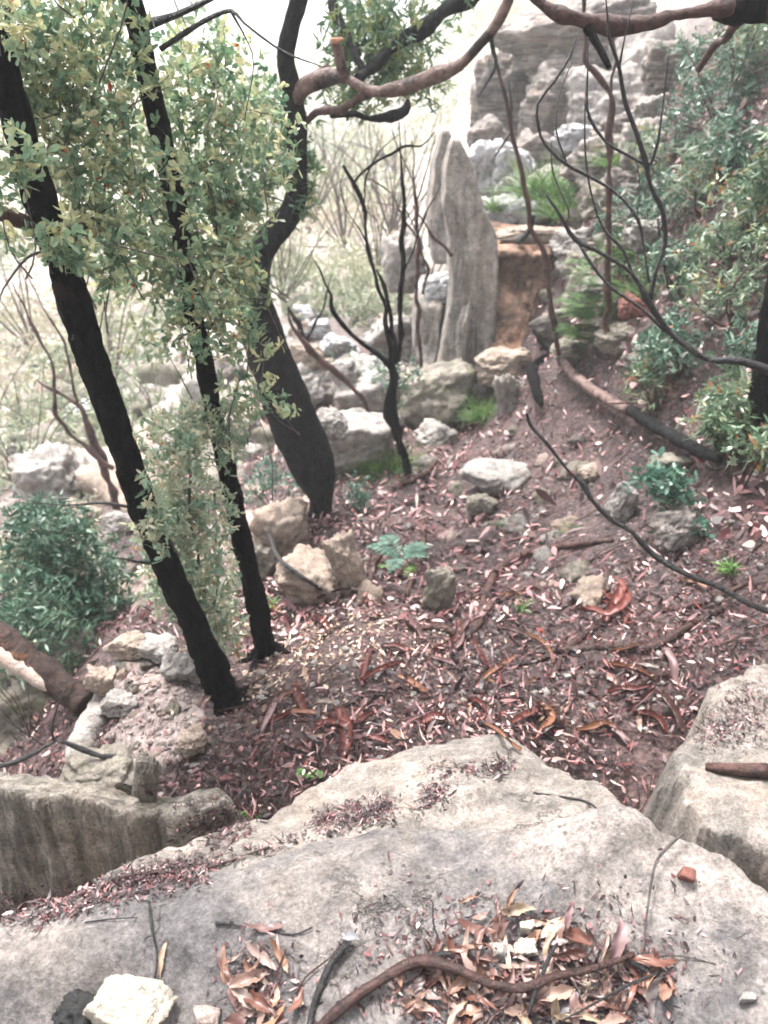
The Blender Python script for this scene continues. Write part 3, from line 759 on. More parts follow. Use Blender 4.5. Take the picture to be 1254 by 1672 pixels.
def base_of(px, py, y): return tuple(at(px, py, y))
def twigs(g, frm, to, r=0.004, n=1):
    for a, b in zip(frm, to):
        a, b = np.asarray(a, float), np.asarray(b, float)
        m = (a + b) / 2 + rng.normal(size=3) * np.linalg.norm(b - a) * 0.12
        V, Q = tube([a, m, b], [r, r * 0.7, r * 0.35], 5, 0.06, 0, 1, 0, False)
        g.add(V, Q)
def rosettes(g, C, L, W, k=7, rows=BROAD, fold=0.12, up=0.3, spread=0.9, curl=0.15, tint_shift=None, droop=0.0):
    """clusters of leaves at points C"""
    n = len(C)
    axis = unit(rdir(n) + np.array([0, -0.15, up]))
    base = np.repeat(C, k, 0) + rng.normal(size=(n * k, 3)) * L * 0.18
    d = unit(np.repeat(axis, k, 0) * (1 - spread * 0.55) + rdir(n * k) * spread + np.array([0, 0, -droop]))
    nr = unit(np.repeat(axis, k, 0) + 0.5 * rdir(n * k))
    ct = np.repeat(rng.random(n), k)
    t = np.clip(ct * 0.72 + rng.random(n * k) * 0.28 + rng.normal(size=n * k) * 0.05 + (0 if tint_shift is None else np.repeat(tint_shift, k)), 0, 1)
    flame = rng.random(n * k) < 0.006
    t = np.where(flame, 1.0, np.clip(t, 0, 0.95))
    l = L * (0.45 + 0.85 * rng.random(n * k)); wdt = W * (0.55 + 0.75 * rng.random(n * k))
    g.add(*leaf_set(base, d, nr, l, wdt, rows, curl * rng.normal(size=n * k), fold, t))
def blob_px(px, py, rx, ry, y, ydepth, n, shell=0.5):
    s = mpp(px, py, y)
    return in_ball(n, at(px, py, y), (rx * s, ydepth, ry * s), shell)

# --- tree A (left)
A = thing('burnt_tree', 'charred black trunk, leftmost of the trio, leaning left with leaf regrowth', 'tree', base_of(368, 1160, 2.5))
stem([(u[0], u[1], u[2], u[3] * 0.8) for u in [(352,1190,2.5,64),(368,1150,2.5,60),(350,1100,2.5,58),(318,1020,2.5,56),(275,930,2.5,56),(240,845,2.49,56),(205,740,2.48,58),(170,640,2.47,60),(135,540,2.46,62),(100,430,2.45,62),(62,320,2.44,62),(28,200,2.43,64),(-5,90,2.42,64),(-45,-30,2.4,60),(-140,-400,2.35,50),(-220,-900,2.3,30)]], 'char', A, 'trunk', 34, 0.016, 0.24, 20)
stem([(72,382,2.45,34),(40,372,2.4,26),(0,350,2.3,28),(-60,330,2.2,22)], 'rbark', A, 'branch')
stem([(232,830,2.48,14),(205,790,2.42,10),(190,770,2.4,5)], 'char', A, 'branch')
stem([(212,828,2.48,6),(170,823,2.45,5),(110,824,2.4,4),(52,820,2.35,2)], 'twig', A, 'branch', 6)
stem([(245,920,2.49,7),(225,913,2.45,5),(190,910,2.4,3)], 'twig', A, 'branch', 6)
stem([(60,340,2.44,12),(35,260,2.3,8),(0,240,2.2,6)], 'rbark', A, 'branch', 6)
stem([(98,440,2.45,7),(70,412,2.35,6),(40,420,2.25,5),(10,470,2.15,3),(0,490,2.1,2)], 'gtwig', A, 'branch', 6)
stem([(100,390,2.45,20),(130,375,2.5,18),(150,365,2.55,8)], 'rbark', A, 'branch', 6)
stem([(372,1140,2.5,20),(392,1165,2.48,10),(398,1185,2.46,4)], 'twig', A, 'root', 6)
def roots(parent, px, py, y, n, L, r0, mat):
    b = np.array(at(px, py, y)); b[2] = gz(b[0], b[1])
    for i in range(n):
        a = 6.283 * (i + rng.random() * .6) / n; d = np.array([math.cos(a), math.sin(a), 0]); l = L * (.6 + .7 * rng.random())
        P = [b + np.array([0, 0, r0 * 2.6]), b + d * l * .35 + rng.normal(size=3) * .008, b + d * l]
        P[1][2] = gz(P[1][0], P[1][1]) + r0 * .5; P[2][2] = gz(P[2][0], P[2][1]) - .02
        V, Q = tube(P, [r0, r0 * .7, r0 * .2], 9, .02, .25, 24)
        build('root', V, Q, M[mat], parent)
roots(A, 368, 1165, 2.5, 6, .2, .045, 'char')
fa = Geo(); tw = Geo()
CA = []
for px, py, rx, ry, y, yd, n in [(90,60,150,100,2.75,.22,190),(-10,40,70,60,2.7,.2,50),(60,170,70,60,2.72,.15,60),(150,190,110,110,2.75,.25,180),(140,310,100,80,2.7,.22,130),(20,290,40,50,2.2,.08,16),(40,255,45,45,2.2,.08,18),(30,30,60,50,2.25,.1,26),(60,400,50,30,2.3,.1,12),(110,395,40,40,2.3,.08,22),(180,400,90,60,2.6,.2,80),(120,420,40,20,2.3,.06,12),(-80,-150,260,160,2.5,.4,160)]:
    CA.append(blob_px(px, py, rx * 1.08, ry * 1.08, y, yd, int(n * (1.4 if y > 2.5 else 1.2))))
CA = np.concatenate(CA)
rosettes(fa, CA, 0.034, 0.0155, 7)
fa.build('foliage', M['leafA'], A)
sel = CA[rng.choice(len(CA), 90, False)]
twigs(tw, sel + np.array([0, 0, -.18]) + rng.normal(size=sel.shape) * .1, sel, 0.003)
tag(tw.build('twig_spray', M['gtwig'], A), kind='stuff')
# --- tree B (second)
B = thing('burnt_tree', 'thin charred black trunk, middle of the trio, half hidden by hanging leaves', 'tree', base_of(436, 1070, 3.0))
stem([(u[0], u[1], u[2], u[3] * 0.8) for u in [(440,1095,3.0,48),(434,1065,3.0,46),(420,990,3.0,42),(404,920,2.99,40),(392,870,2.98,38),(372,770,2.97,38),(350,680,2.96,36),(335,600,2.95,36),(318,520,2.94,38),(304,430,2.93,38),(290,350,2.92,40),(272,270,2.91,42),(255,190,2.9,44),(235,100,2.9,46),(215,0,2.88,46),(190,-120,2.86,44),(120,-500,2.8,36),(60,-900,2.8,22)]], 'char', B, 'trunk', 30, 0.02, 0.22, 20)
stem([(240,40,2.9,22),(280,25,2.9,16),(340,5,2.9,10),(380,-20,2.9,8)], 'twig', B, 'branch', 6)
stem([(262,80,2.9,10),(330,35,2.88,7),(375,15,2.86,6),(400,40,2.84,4),(460,85,2.82,3),(530,110,2.8,2)], 'twig', B, 'branch', 6)
stem([(375,15,2.86,5),(405,70,2.86,4),(412,110,2.86,3),(400,190,2.86,2)], 'twig', B, 'branch', 6)
roots(B, 436, 1080, 3.0, 6, .2, .04, 'char')
fb = Geo(); CB = []
for px, py, rx, ry, y, yd, n in [(190,60,60,60,3.1,.15,40),(250,250,110,110,3.2,.2,130),(340,120,90,90,3.2,.25,100),(380,230,110,120,3.2,.25,170),(300,350,140,90,3.15,.2,170),(360,330,75,90,3.1,.25,100),(220,440,110,55,3.0,.2,80),(315,450,95,70,3.1,.2,110),(375,440,45,70,3.0,.2,46),(270,120,40,50,2.75,.08,14),(280,290,50,60,2.7,.1,30),(310,400,60,50,2.75,.1,36),(330,490,70,40,2.75,.12,50),(340,530,85,50,3.05,.15,70),(250,555,45,50,2.9,.12,20),(325,560,35,40,2.75,.08,16),(415,550,40,45,2.9,.12,26),(400,625,50,40,2.85,.12,26),(440,665,45,24,2.8,.1,22),(380,670,40,30,2.85,.1,12),(150,-200,260,200,2.9,.5,180)]:
    CB.append(blob_px(px, py, rx * 1.08, ry * 1.08, y, yd, int(n * (1.35 if y > 2.95 else .9))))
CB = np.concatenate(CB)
rosettes(fb, CB, 0.036, 0.016, 7)
fb.build('foliage', M['leafA'], B)
tw = Geo()
sel = CB[rng.choice(len(CB), 110, False)]
twigs(tw, sel + np.array([0, 0, -.18]) + rng.normal(size=sel.shape) * .1, sel, 0.003)
tag(tw.build('twig_spray', M['gtwig'], B), kind='stuff')
# --- hanging pale shrub between A and B
H = thing('shrub', 'pale yellowish shrub hanging between the two left black trunks', 'shrub', base_of(345, 1075, 2.85))
fh = Geo(); CH = []
for px, py, rx, ry, y, yd, n in [(305,730,95,60,2.8,.14,110),(295,840,85,85,2.8,.15,210),(315,950,75,95,2.8,.14,190),(350,1030,50,60,2.82,.12,80),(250,850,24,90,2.42,.04,26),(345,690,60,40,2.85,.1,34)]:
    CH.append(blob_px(px, py, rx * 1.1, ry * 1.08, y, yd, int(n * 1.7)))
CH = np.concatenate(CH)
rosettes(fh, CH, 0.036, 0.0125, 8)
fh.build('foliage', M['leafB'], H)
for lst in ([(345,1080,2.85,8),(330,960,2.82,6),(310,840,2.8,5),(305,740,2.8,3)], [(345,1080,2.85,7),(300,920,2.78,5),(260,850,2.6,3)], [(350,1080,2.86,6),(355,960,2.84,4),(350,800,2.84,3)]):
    stem(lst, 'gtwig', H, 'stem', 6)
# --- tree C (thick)
Cc = thing('burnt_tree', 'thickest sooty trunk, right of the trio, bending with a reddish limb over the gully', 'tree', base_of(520, 850, 5.0))
stem([(u[0], u[1], u[2], u[3] * 0.86) for u in [(516,890,5.0,24),(522,850,5.0,40),(524,815,5.0,42),(520,792,5.0,64),(508,755,5.0,90),(480,690,5.0,92),(458,630,5.0,86),(436,570,5.0,80),(420,510,5.0,74),(415,460,5.0,60),(425,415,5.0,50),(450,378,5.0,48),(474,350,5.0,44),(484,310,5.0,40),(484,250,4.95,38),(482,190,4.9,42),(474,140,4.85,36),(466,95,4.8,32),(474,50,4.75,32),(488,0,4.7,32),(510,-100,4.7,28),(540,-400,4.8,18)]], 'char2', Cc, 'trunk', 28, 0.035, 0.12, 10)
stem([(522,840,4.98,40),(515,870,4.93,24),(512,905,4.85,10)], 'char2', Cc, 'root', 10)
stem([(480,165,4.88,30),(500,140,4.8,27),(530,128,4.7,24),(565,126,4.6,20),(590,140,4.55,19),(620,150,4.5,18),(660,140,4.45,19),(710,122,4.4,20),(750,105,4.35,19),(785,70,4.3,18),(805,40,4.25,17),(830,-5,4.2,16),(880,-120,4.1,13)], 'branch', Cc, 'limb', 14, 0.04, 0.13, 10)
st = stem([(563,130,4.6,22),(556,105,4.55,18),(552,82,4.52,17),(545,66,4.5,18)], 'branch', Cc, 'broken_stub', 10)
V_, Q_ = rock_shape((.03, .03, .016), 5, 4)
build('broken_end', V_ + np.array(at(549, 66, 4.47)), Q_, M['cutwood'], st)
stem([(500,138,4.8,24),(520,122,4.78,18),(538,112,4.76,18)], 'rbark', Cc, 'broken_stub', 8)
stem([(500,200,4.9,10),(540,188,4.75,12),(570,165,4.6,14),(600,152,4.52,16)], 'rbark', Cc, 'branch', 8)
stem([(540,188,4.75,10),(580,185,4.8,10),(600,198,4.85,12),(640,186,4.9,14),(660,180,4.95,14),(666,165,5.0,10)], 'char2', Cc, 'branch', 8)
stem([(585,128,4.6,16),(610,112,4.9,18),(640,82,5.1,20),(680,52,5.2,24),(720,25,5.3,26),(760,0,5.4,26),(820,-60,5.5,24)], 'char2', Cc, 'branch', 10)
stem([(594,118,4.75,14),(580,85,5.0,16),(560,50,5.1,20),(548,20,5.2,20),(540,-20,5.3,20)], 'char2', Cc, 'branch', 10)
stem([(800,50,4.28,8),(808,85,4.3,6),(806,110,4.3,5),(780,160,4.3,3)], 'twig', Cc, 'branch', 6)
fc = Geo(); CC = []
for px, py, rx, ry, y, yd, n in [(610,40,90,55,5.3,.5,230),(640,105,70,45,5.3,.4,120),(560,90,45,70,5.3,.4,90),(580,165,60,35,5.2,.3,60),(690,140,50,40,5.5,.4,50),(480,230,40,90,5.1,.3,90),(430,300,60,110,5.2,.3,140),(500,320,24,30,4.9,.2,12),(400,420,35,45,4.8,.2,24),(500,290,30,60,5.2,.2,35),(420,190,60,80,5.3,.3,90),(410,470,40,50,4.75,.15,50),(650,-60,200,70,5.3,.8,200),(700,50,60,40,5.8,.4,40)]:
    CC.append(blob_px(px, py, rx, ry, y, yd, n, .6))
CC = np.concatenate(CC)
rosettes(fc, CC, 0.06, 0.017, 7, LANCE, 0, droop=.3)
fc.build('foliage', M['leafC'], Cc)

# --- burnt multi stemmed shrub in the centre
Sb = thing('burnt_shrub', 'black multi stemmed burnt shrub standing at the gully centre', 'shrub', base_of(668, 778, 5.6))
for lst in ([(670,790,5.6,15),(664,760,5.6,15),(648,715,5.6,14),(634,680,5.6,15),(632,655,5.6,15),(643,620,5.6,17),(640,590,5.6,14),(634,550,5.6,10),(628,500,5.6,9),(612,450,5.6,8),(600,400,5.6,7),(592,340,5.6,7),(576,302,5.6,7),(560,270,5.6,3)],
            [(655,740,5.6,12),(645,690,5.58,11),(642,650,5.58,12),(646,610,5.58,12)],
            [(642,602,5.6,13),(620,580,5.55,11),(590,562,5.5,8),(565,535,5.5,7),(545,505,5.5,5),(530,460,5.5,4),(510,420,5.5,2)],
            [(645,595,5.6,10),(648,560,5.65,8),(640,520,5.65,7),(625,470,5.65,6),(615,440,5.65,4)],
            [(650,590,5.6,8),(655,500,5.7,8),(658,420,5.75,8),(660,350,5.8,7),(656,270,5.85,5),(652,200,5.9,2)],
            [(576,302,5.6,4),(590,285,5.55,4),(620,262,5.5,3),(660,240,5.45,4),(690,235,5.4,3),(710,215,5.4,2)],
            [(592,345,5.6,3),(598,290,5.6,3),(620,250,5.6,2),(650,220,5.6,1.5)],
            [(600,400,5.6,3),(570,350,5.6,2),(555,300,5.6,1.5)],
            [(655,460,5.72,3),(690,360,5.8,2.5),(720,300,5.9,1.5)]):
    stem(lst, 'char', Sb, 'stem', 8, 0.05, .12, 20)
g = Geo(); C_ = blob_px(655, 620, 34, 50, 5.8, .15, 60); rosettes(g, C_, .05, .016, 6, LANCE, 0); g.build('foliage', M['bush'], Sb)
# bare brown shrub behind it
Sd = thing('bare_shrub', 'leafless brown shrub with upright stems behind the burnt shrub', 'shrub', base_of(690, 600, 7.0))
for lst in ([(680,470,7.0,6),(682,400,7.0,7),(680,340,7.0,6),(676,280,7.0,3),(672,230,7.0,2)], [(688,600,7,7),(684,540,7,7),(681,470,7,6)], [(690,480,7,5),(700,440,7,5),(676,380,7,4),(640,320,7,3),(600,290,7,2)],
            [(738,418,7.2,7),(710,385,7.2,6),(685,355,7.2,4),(670,330,7.2,2)], [(676,300,7,3),(655,250,7,2),(640,210,7,1.5)], [(680,330,7,3),(700,270,7,2),(712,220,7,1.5)], [(681,380,7,3),(660,340,7,2),(610,330,7,1.5)]):
    stem(lst, 'rbark', Sd, 'stem', 6, .08, .05, 20)
# dead leaning stem
o = thing('dead_sapling', 'leaning dead sapling with bent thin stem beside the thick trunk', 'sapling', base_of(632, 725, 6.2))
for lst in ([(632,725,6.2,7),(610,690,6.2,8),(590,650,6.2,8),(560,618,6.2,9),(520,585,6.2,9),(485,545,6.2,7),(470,500,6.2,4)], [(520,585,6.2,6),(500,575,6.2,5),(490,540,6.2,3)]):
    stem(lst, 'rbark', o, 'stem', 7, .06, .1)
o = thing('dead_sapling', 'short black snag in front of the white boulder chain', 'sapling', base_of(510, 610, 8.3))
for lst in ([(512,612,8.3,14),(498,560,8.3,13),(488,530,8.3,8),(470,500,8.3,4)], [(498,560,8.3,5),(530,500,8.3,3),(540,450,8.3,2)]):
    stem(lst, 'char', o, 'stem', 7, .06, .1)

# --- right side: tree at the edge with the overhanging limb
Dd = thing('burnt_tree', 'tree at the right edge whose heavy brown limb crosses the top corner', 'tree', base_of(1290, 740, 3.6))
stem([(1285,770,3.6,90),(1275,700,3.6,84),(1268,640,3.6,80),(1275,560,3.6,74),(1300,400,3.6,70),(1330,150,3.6,66),(1340,0,3.6,60),(1350,-300,3.6,50)], 'char', Dd, 'trunk', 20, .04, .12, 14)
stem([(1335,40,3.6,44),(1254,14,3.55,34),(1180,17,3.5,27),(1130,22,3.5,26),(1060,36,3.45,29),(1000,44,3.45,30),(950,38,3.4,27),(915,24,3.4,25),(890,8,3.4,20),(865,-20,3.4,17),(820,-120,3.3,12)], 'rbark', Dd, 'limb', 16, .02, .22, 16)
stem([(1170,16,3.5,30),(1205,12,3.52,38),(1255,14,3.55,42)], 'char', Dd, 'limb', 12, .03, .28, 20)
stem([(960,45,3.4,20),(985,75,3.35,14),(995,110,3.3,8)], 'char', Dd, 'branch', 8)
stem([(1140,115,4.5,10),(1170,75,4.4,12),(1200,40,4.2,12),(1240,5,4.0,10)], 'rbark', Dd, 'branch', 8)
# --- dark bare branch fork in front of the bank
E_ = thing('bare_branch', 'black forked leafless branch reaching in from the right edge', 'branch', base_of(1330, 640, 2.6))
for lst in ([(1340,650,2.62,26),(1254,608,2.6,22),(1200,592,2.6,17),(1150,590,2.6,14),(1115,565,2.6,13),(1085,535,2.6,13),(1062,490,2.6,14),(1030,450,2.6,11),(980,415,2.6,10),(940,390,2.6,9),(915,355,2.6,8),(892,318,2.6,6)],
            [(1062,488,2.6,10),(1075,440,2.6,10),(1084,400,2.6,9),(1080,345,2.6,10),(1068,300,2.6,10),(1058,272,2.6,11),(1040,225,2.6,9),(1024,160,2.6,8),(1012,110,2.58,8),(1000,55,2.56,7),(985,0,2.55,6),(960,-80,2.5,4)],
            [(1060,272,2.6,7),(1025,250,2.6,7),(990,225,2.6,6),(965,190,2.6,6),(955,160,2.6,5),(962,110,2.6,4),(960,60,2.6,3)],
            [(1062,270,2.6,7),(1075,230,2.6,6),(1088,170,2.6,5),(1092,90,2.6,3)],
            [(1150,586,2.6,10),(1110,560,2.62,9),(1050,505,2.64,9),(1000,462,2.66,8),(962,425,2.68,7),(944,395,2.7,6)],
            [(1060,462,2.64,7),(1050,410,2.66,7),(1042,355,2.68,7),(1010,320,2.7,6),(965,285,2.7,6),(925,265,2.7,6),(890,240,2.7,6),(877,205,2.7,6),(880,170,2.7,5),(905,130,2.7,5),(930,90,2.7,4),(945,50,2.7,2)],
            [(1035,455,2.64,6),(1015,410,2.66,6),(985,370,2.68,6),(968,320,2.7,5),(958,250,2.72,5),(955,180,2.74,4),(958,130,2.76,2)],
            [(925,265,2.7,4),(905,210,2.72,4),(915,150,2.74,3),(935,100,2.74,2)],
            [(1012,105,2.58,5),(1025,60,2.56,4),(1035,0,2.55,3)], [(925,362,2.6,5),(927,340,2.6,4),(905,280,2.62,3),(900,230,2.62,2)], [(1084,405,2.6,4),(1110,395,2.6,3),(1140,370,2.6,2)],
            [(1040,350,2.68,3),(1046,300,2.7,3),(1035,240,2.7,2)]):
    stem([(u[0], u[1], u[2], u[3] * .78) for u in lst], 'twig', E_, 'branch', 8, .03, .12, 30)
o = tag(stem([(u[0], u[1], u[2], u[3] * .78) for u in [(860,674,2.45,6),(868,695,2.45,8),(892,728,2.45,8),(925,770,2.44,9),(950,792,2.43,13),(972,815,2.42,10),(998,843,2.41,12),(1030,872,2.4,10),(1070,908,2.38,11),(1120,938,2.36,11),(1180,968,2.34,11),(1254,1002,2.3,12),(1340,1040,2.25,13)]], 'twig', None, 'bare_branch', 9, .02, .14, 40, origin=base_of(1340,1040,2.25)), 'single black wiry branch slanting down across the bare soil to the right edge', 'branch')
# --- red brown saplings
o = thing('sapling', 'straight red brown sapling rooted above the fallen log', 'sapling', base_of(1000, 635, 5.6))
stem([(u[0], u[1], u[2], u[3] * .74) for u in [(1000,640,5.6,15),(996,580,5.6,15),(990,500,5.6,15),(994,420,5.6,15),(992,340,5.6,15),(996,250,5.6,14),(1000,180,5.6,13),(995,150,5.6,13),(975,120,5.6,11),(958,95,5.6,9),(955,40,5.6,8),(950,-40,5.6,6)]], 'rbark', o, 'stem', 9, .05, .1)
stem([(u[0], u[1], u[2], u[3] * .74) for u in [(998,155,5.6,8),(1004,100,5.6,6),(1000,20,5.6,4)]], 'rbark', o, 'branch', 6)
o = thing('sapling', 'curved red brown sapling arching in front of the rusty rock face', 'sapling', base_of(915, 592, 6.0))
stem([(u[0], u[1], u[2], u[3] * .74) for u in [(916,595,6.0,16),(908,550,6.0,14),(898,490,6.0,13),(895,440,6.0,13),(888,405,6.0,12),(868,372,6.0,12),(858,330,6.0,11),(850,280,6.0,10),(838,225,6.0,9),(826,160,6.0,8),(812,110,6.0,6),(803,70,6.0,4)]], 'rbark', o, 'stem', 9, .05, .1)
for lst in ([(845,395,6.1,14),(862,375,6.05,10),(872,350,6.0,6)], [(834,215,6,5),(818,240,6,4),(808,255,6,3)], [(834,215,6,5),(838,170,6,3),(830,130,6,2)]):
    stem(lst, 'twig', o, 'branch', 6)
def grounded(lst, dz=.5):
    out = []
    for px, py, y, wd in lst:
        p, _ = hit(px, py, SURF[:1])
        yy = p.y - .10 - dz * wd * mpp(px, py, p.y)
        out.append((px, py, yy, wd * .68))
    return out
lg = thing('fallen_log', 'weathered grey and black fallen log slanting across the right bank', 'log', base_of(1050, 700, 5.0))
stem(grounded([(922,572,5.75,14),(922,592,5.7,22),(940,615,5.6,26),(975,642,5.45,27),(1010,662,5.3,27),(1035,672,5.2,28)]), 'branch', lg, 'pale_end', 12, .03, .14, 12)
stem(grounded([(1030,670,5.2,28),(1060,690,5.05,30),(1100,712,4.9,32),(1140,735,4.75,32),(1175,750,4.6,20)]), 'char2', lg, 'burnt_end', 12, .03, .2, 12)
o = tag(stem(grounded([(868,600,6.6,30),(872,625,6.5,26),(880,650,6.4,22),(884,662,6.35,10)]), 'char', None, 'burnt_stump_or_gap', 10, .03, .25, 14, origin=base_of(880,660,6.4)), 'small black shape filling the dark gap under the rusty rock face', 'stump')  # black tube put in for the dark gap between the rocks
o = tag(stem(grounded([(875,540,6.9,18),(890,560,6.8,22),(900,575,6.7,20),(880,590,6.7,16),(868,600,6.65,16)]), 'char', None, 'dark_gap_crook', 9, .03, .25, 14, origin=base_of(870,600,6.6)), 'crooked black shape filling the dark gap below the rusty rock face', 'root')  # second black tube, standing in for the same dark gap
# --- left fallen log
lf = thing('fallen_log', 'fallen log with peeling bark and pale bare wood lying at the left edge', 'log', base_of(140, 1165, 2.6))
stem([(-80,985,3.0,44),(0,1042,2.85,44),(40,1072,2.78,44),(90,1112,2.7,46),(140,1150,2.62,48)], 'log', lf, 'bark', 22, .018, .26, 16)
stem([(-80,1008,2.93,34),(0,1063,2.79,34),(35,1088,2.725,30),(65,1112,2.675,24),(92,1134,2.64,8)], 'wood', lf, 'bare_wood', 12, .025, .06, 10)
# --- left twigs and dead sapling
tg = thing('dead_branch', 'long thin charred branch sagging over the drop at the left edge', 'branch', base_of(208, 1236, 2.05))
for lst in ([(212,1236,2.05,15),(190,1236,2.04,13),(165,1232,2.03,9),(130,1220,2.02,7),(90,1208,2.0,6),(60,1222,1.98,6),(20,1242,1.95,6),(-30,1255,1.9,6)], [(88,1208,2.0,5),(84,1190,2.0,4),(98,1150,2.0,3),(110,1120,2.0,2)], [(70,1217,1.99,3),(40,1190,2.0,2),(0,1170,2.0,1.5)]):
    stem(lst, 'twig', tg, 'branch', 7, .03, .1)
o = thing('dead_sapling', 'brown dead sapling with bent stems down the left valley side', 'sapling', base_of(190, 800, 6.5))
for lst in ([(170,760,6.5,16),(145,700,6.5,12),(130,665,6.5,9),(90,640,6.5,5),(60,620,6.5,3)], [(190,830,6.5,14),(170,760,6.5,14)], [(185,765,6.4,8),(150,740,6.4,8),(115,710,6.4,7),(90,680,6.4,6),(88,600,6.4,5),(50,520,6.4,4),(20,460,6.4,3)], [(130,665,6.5,5),(105,560,6.5,4),(70,500,6.5,3),(40,440,6.5,2)]):
    stem(lst, 'rbark', o, 'stem', 7, .07, .1)
o = thing('burnt_stump_or_gap', 'leaning black burnt pole above the deep green bush at left', 'stump', base_of(105, 925, 5.6))
stem([(108,930,5.6,20),(95,900,5.6,20),(65,860,5.6,18),(45,840,5.6,10),(25,820,5.6,5)], 'char2', o, 'pole', 8, .04, .15)

# ------------------------------------------------------------------ shrubs, ferns and grass
def shrub(name, label, cat, base, blobs, mat, L, W, k=6, rows=LANCE, fold=0.0, stem_mat='rbark', nstem=4, group=None, droop=0.1, sr=0.006, up=.3):
    t = thing(name, label, cat, base, group)
    g = Geo(); C = np.concatenate([in_ball(n, c, r_, .5) for c, r_, n in blobs])
    rosettes(g, C, L, W, k, rows, fold, up, droop=droop)
    g.build('foliage', M[mat], t)
    b = np.array(base, float)
    for i in range(nstem):
        tip = C[rng.integers(len(C))]; mid = (b + tip) / 2 + rng.normal(size=3) * np.linalg.norm(tip - b) * 0.12
        V, Q = tube([b + rng.normal(size=3) * .01, mid, tip], [sr, sr * .7, sr * .3], 6, .06, .1, 20, 0, False)
        build('stem', V, Q, M[stem_mat], t)
    return t
def shrub_px(label, px, py, rx, ry, mat, L, W, n, y=None, k=6, rows=LANCE, cat='shrub', name='shrub', lift=0.6, group=None, yd=None, **kw):
    p = hit(px, py + ry * 0.7, [bvh_ground])[0] if y is None else at(px, py, y)
    y_ = p.y
    s = mpp(px, py, y_)
    c = at(px, py, y_)
    base = (c.x, c.y, min(gz(c.x, c.y), c.z - ry * s * .5))
    rr = (rx * s, yd or (rx * s * .9), ry * s)
    blobs = []
    for i in range(5):
        o_ = rng.normal(size=3) * np.array(rr) * .45
        blobs.append((np.array(c) + o_, np.array(rr) * (0.5 + .3 * rng.random()), max(4, n // 5)))
    return shrub(name, label, cat, base, blobs, mat, L, W, k, rows, group=group, **kw)
SH = [(1115,190,70,60,'bank shrub under the heavy limb with small grey green leaves',130),
      (1200,110,80,80,'tall bank shrub filling the top right corner below the limb',200),
      (1190,230,90,70,'bank shrub with silvery leaves below the corner shrub',190),
      (1090,330,60,50,'small reddish stemmed bank shrub behind the forked branch',110),
      (1200,350,80,70,'dense bank shrub at mid height on the right edge',190),
      (1110,430,60,55,'sparse bank shrub seen through the forked branch',100),
      (1210,470,70,60,'leafy bank shrub above the pale flat rock',150),
      (1120,560,75,50,'low bank shrub with whitish leaves above the dark log',130),
      (1075,640,55,40,'low grey green shrub just above the fallen log',85),
      (1180,640,70,60,'bank shrub touching the black edge trunk',140)]
SH += [(1040,440,36,26,'green shrub on the bank right of the feathery fern',50),(1080,250,50,44,'pale shrub on the upper bank below the skyline block',80),(1045,350,40,36,'low shrub on the upper bank behind the loop of the forked branch',70),(1090,545,40,34,'small grassy green shrub beside the brick red stone',60),
      (1150,290,60,60,'dark leaved bank shrub between the corner shrub and the forked branch',120),
      (1245,560,50,60,'bank shrub cut by the right edge just above the bare branch fork',100),
      (1060,430,44,40,'little bank shrub inside the loop of the forked branch',70),
      (1140,120,50,50,'slim bank shrub under the burnt end of the heavy limb',90),
      (1250,300,50,80,'bank shrub cut by the right edge at mid height',130),
      (1180,705,46,30,'low leafy shrub growing over the burnt end of the log',60),
      (1230,690,40,50,'shrub with broad shade under the black edge trunk',70),
      (1190,160,70,60,'shiny leaved bank shrub directly below the corner shrub',140)]
for px, py, rx, ry, lb, n in SH:
    shrub_px(lb, px, py, rx * 1.15, ry * 1.1, ('leafD', 'leafG', 'leafD', 'leafG', 'leafF')[rng.integers(5)], .05 + .02 * rng.random(), .012 + .005 * rng.random(), int(n * 1.4), k=6, nstem=9, sr=.009)

shrub_px('bluish broad leaved seedling clump hanging below the dark log', 1105, 795, 60, 50, 'leafE', .055, .022, 120, rows=BROAD, k=6)
shrub_px('bluish seedling drooping under the larger bluish clump', 1140, 862, 26, 18, 'leafE', .05, .02, 24, rows=BROAD, k=5)
shrub_px('thin shrub against the black edge trunk low on the right', 1225, 740, 34, 70, 'leafD', .055, .018, 60)
shrub_px('deep green rounded bush at left above the peeling log', 80, 985, 150, 150, 'bush', .06, .016, 1700, y=3.6, rows=LANCE, up=.6)
shrub_px('yellow green feathery bush at the left edge over the deep green one', 55, 880, 110, 60, 'scrub', .05, .011, 420, y=4.0)
shrub_px('small bright green bush right of the yellow green one', 152, 915, 38, 40, 'bush', .045, .015, 140, y=4.2)
shrub_px('bluish green shrub left of the thick charred trunk', 445, 800, 38, 55, 'leafE', .05, .016, 110, y=5.8)
shrub_px('grey green shrub on the pale boulder left of the burnt shrub', 590, 605, 44, 44, 'leafE', .05, .012, 120, y=7.2)
shrub_px('bluish seedling at the right foot of the thick charred trunk', 588, 815, 28, 34, 'leafE', .05, .013, 60, y=5.0)
shrub_px('olive bush growing in front of the blue grey boulder pile', 140, 790, 60, 34, 'scrub', .05, .008, 160, y=7.2)
shrub_px('olive scrub bush behind the left trunk foot', 220, 1000, 34, 36, 'scrub', .04, .008, 90, y=4.3)
shrub_px('yellow flowering hazy shrub among the white boulder chain', 560, 490, 36, 26, 'scrub', .07, .03, 90, y=12)

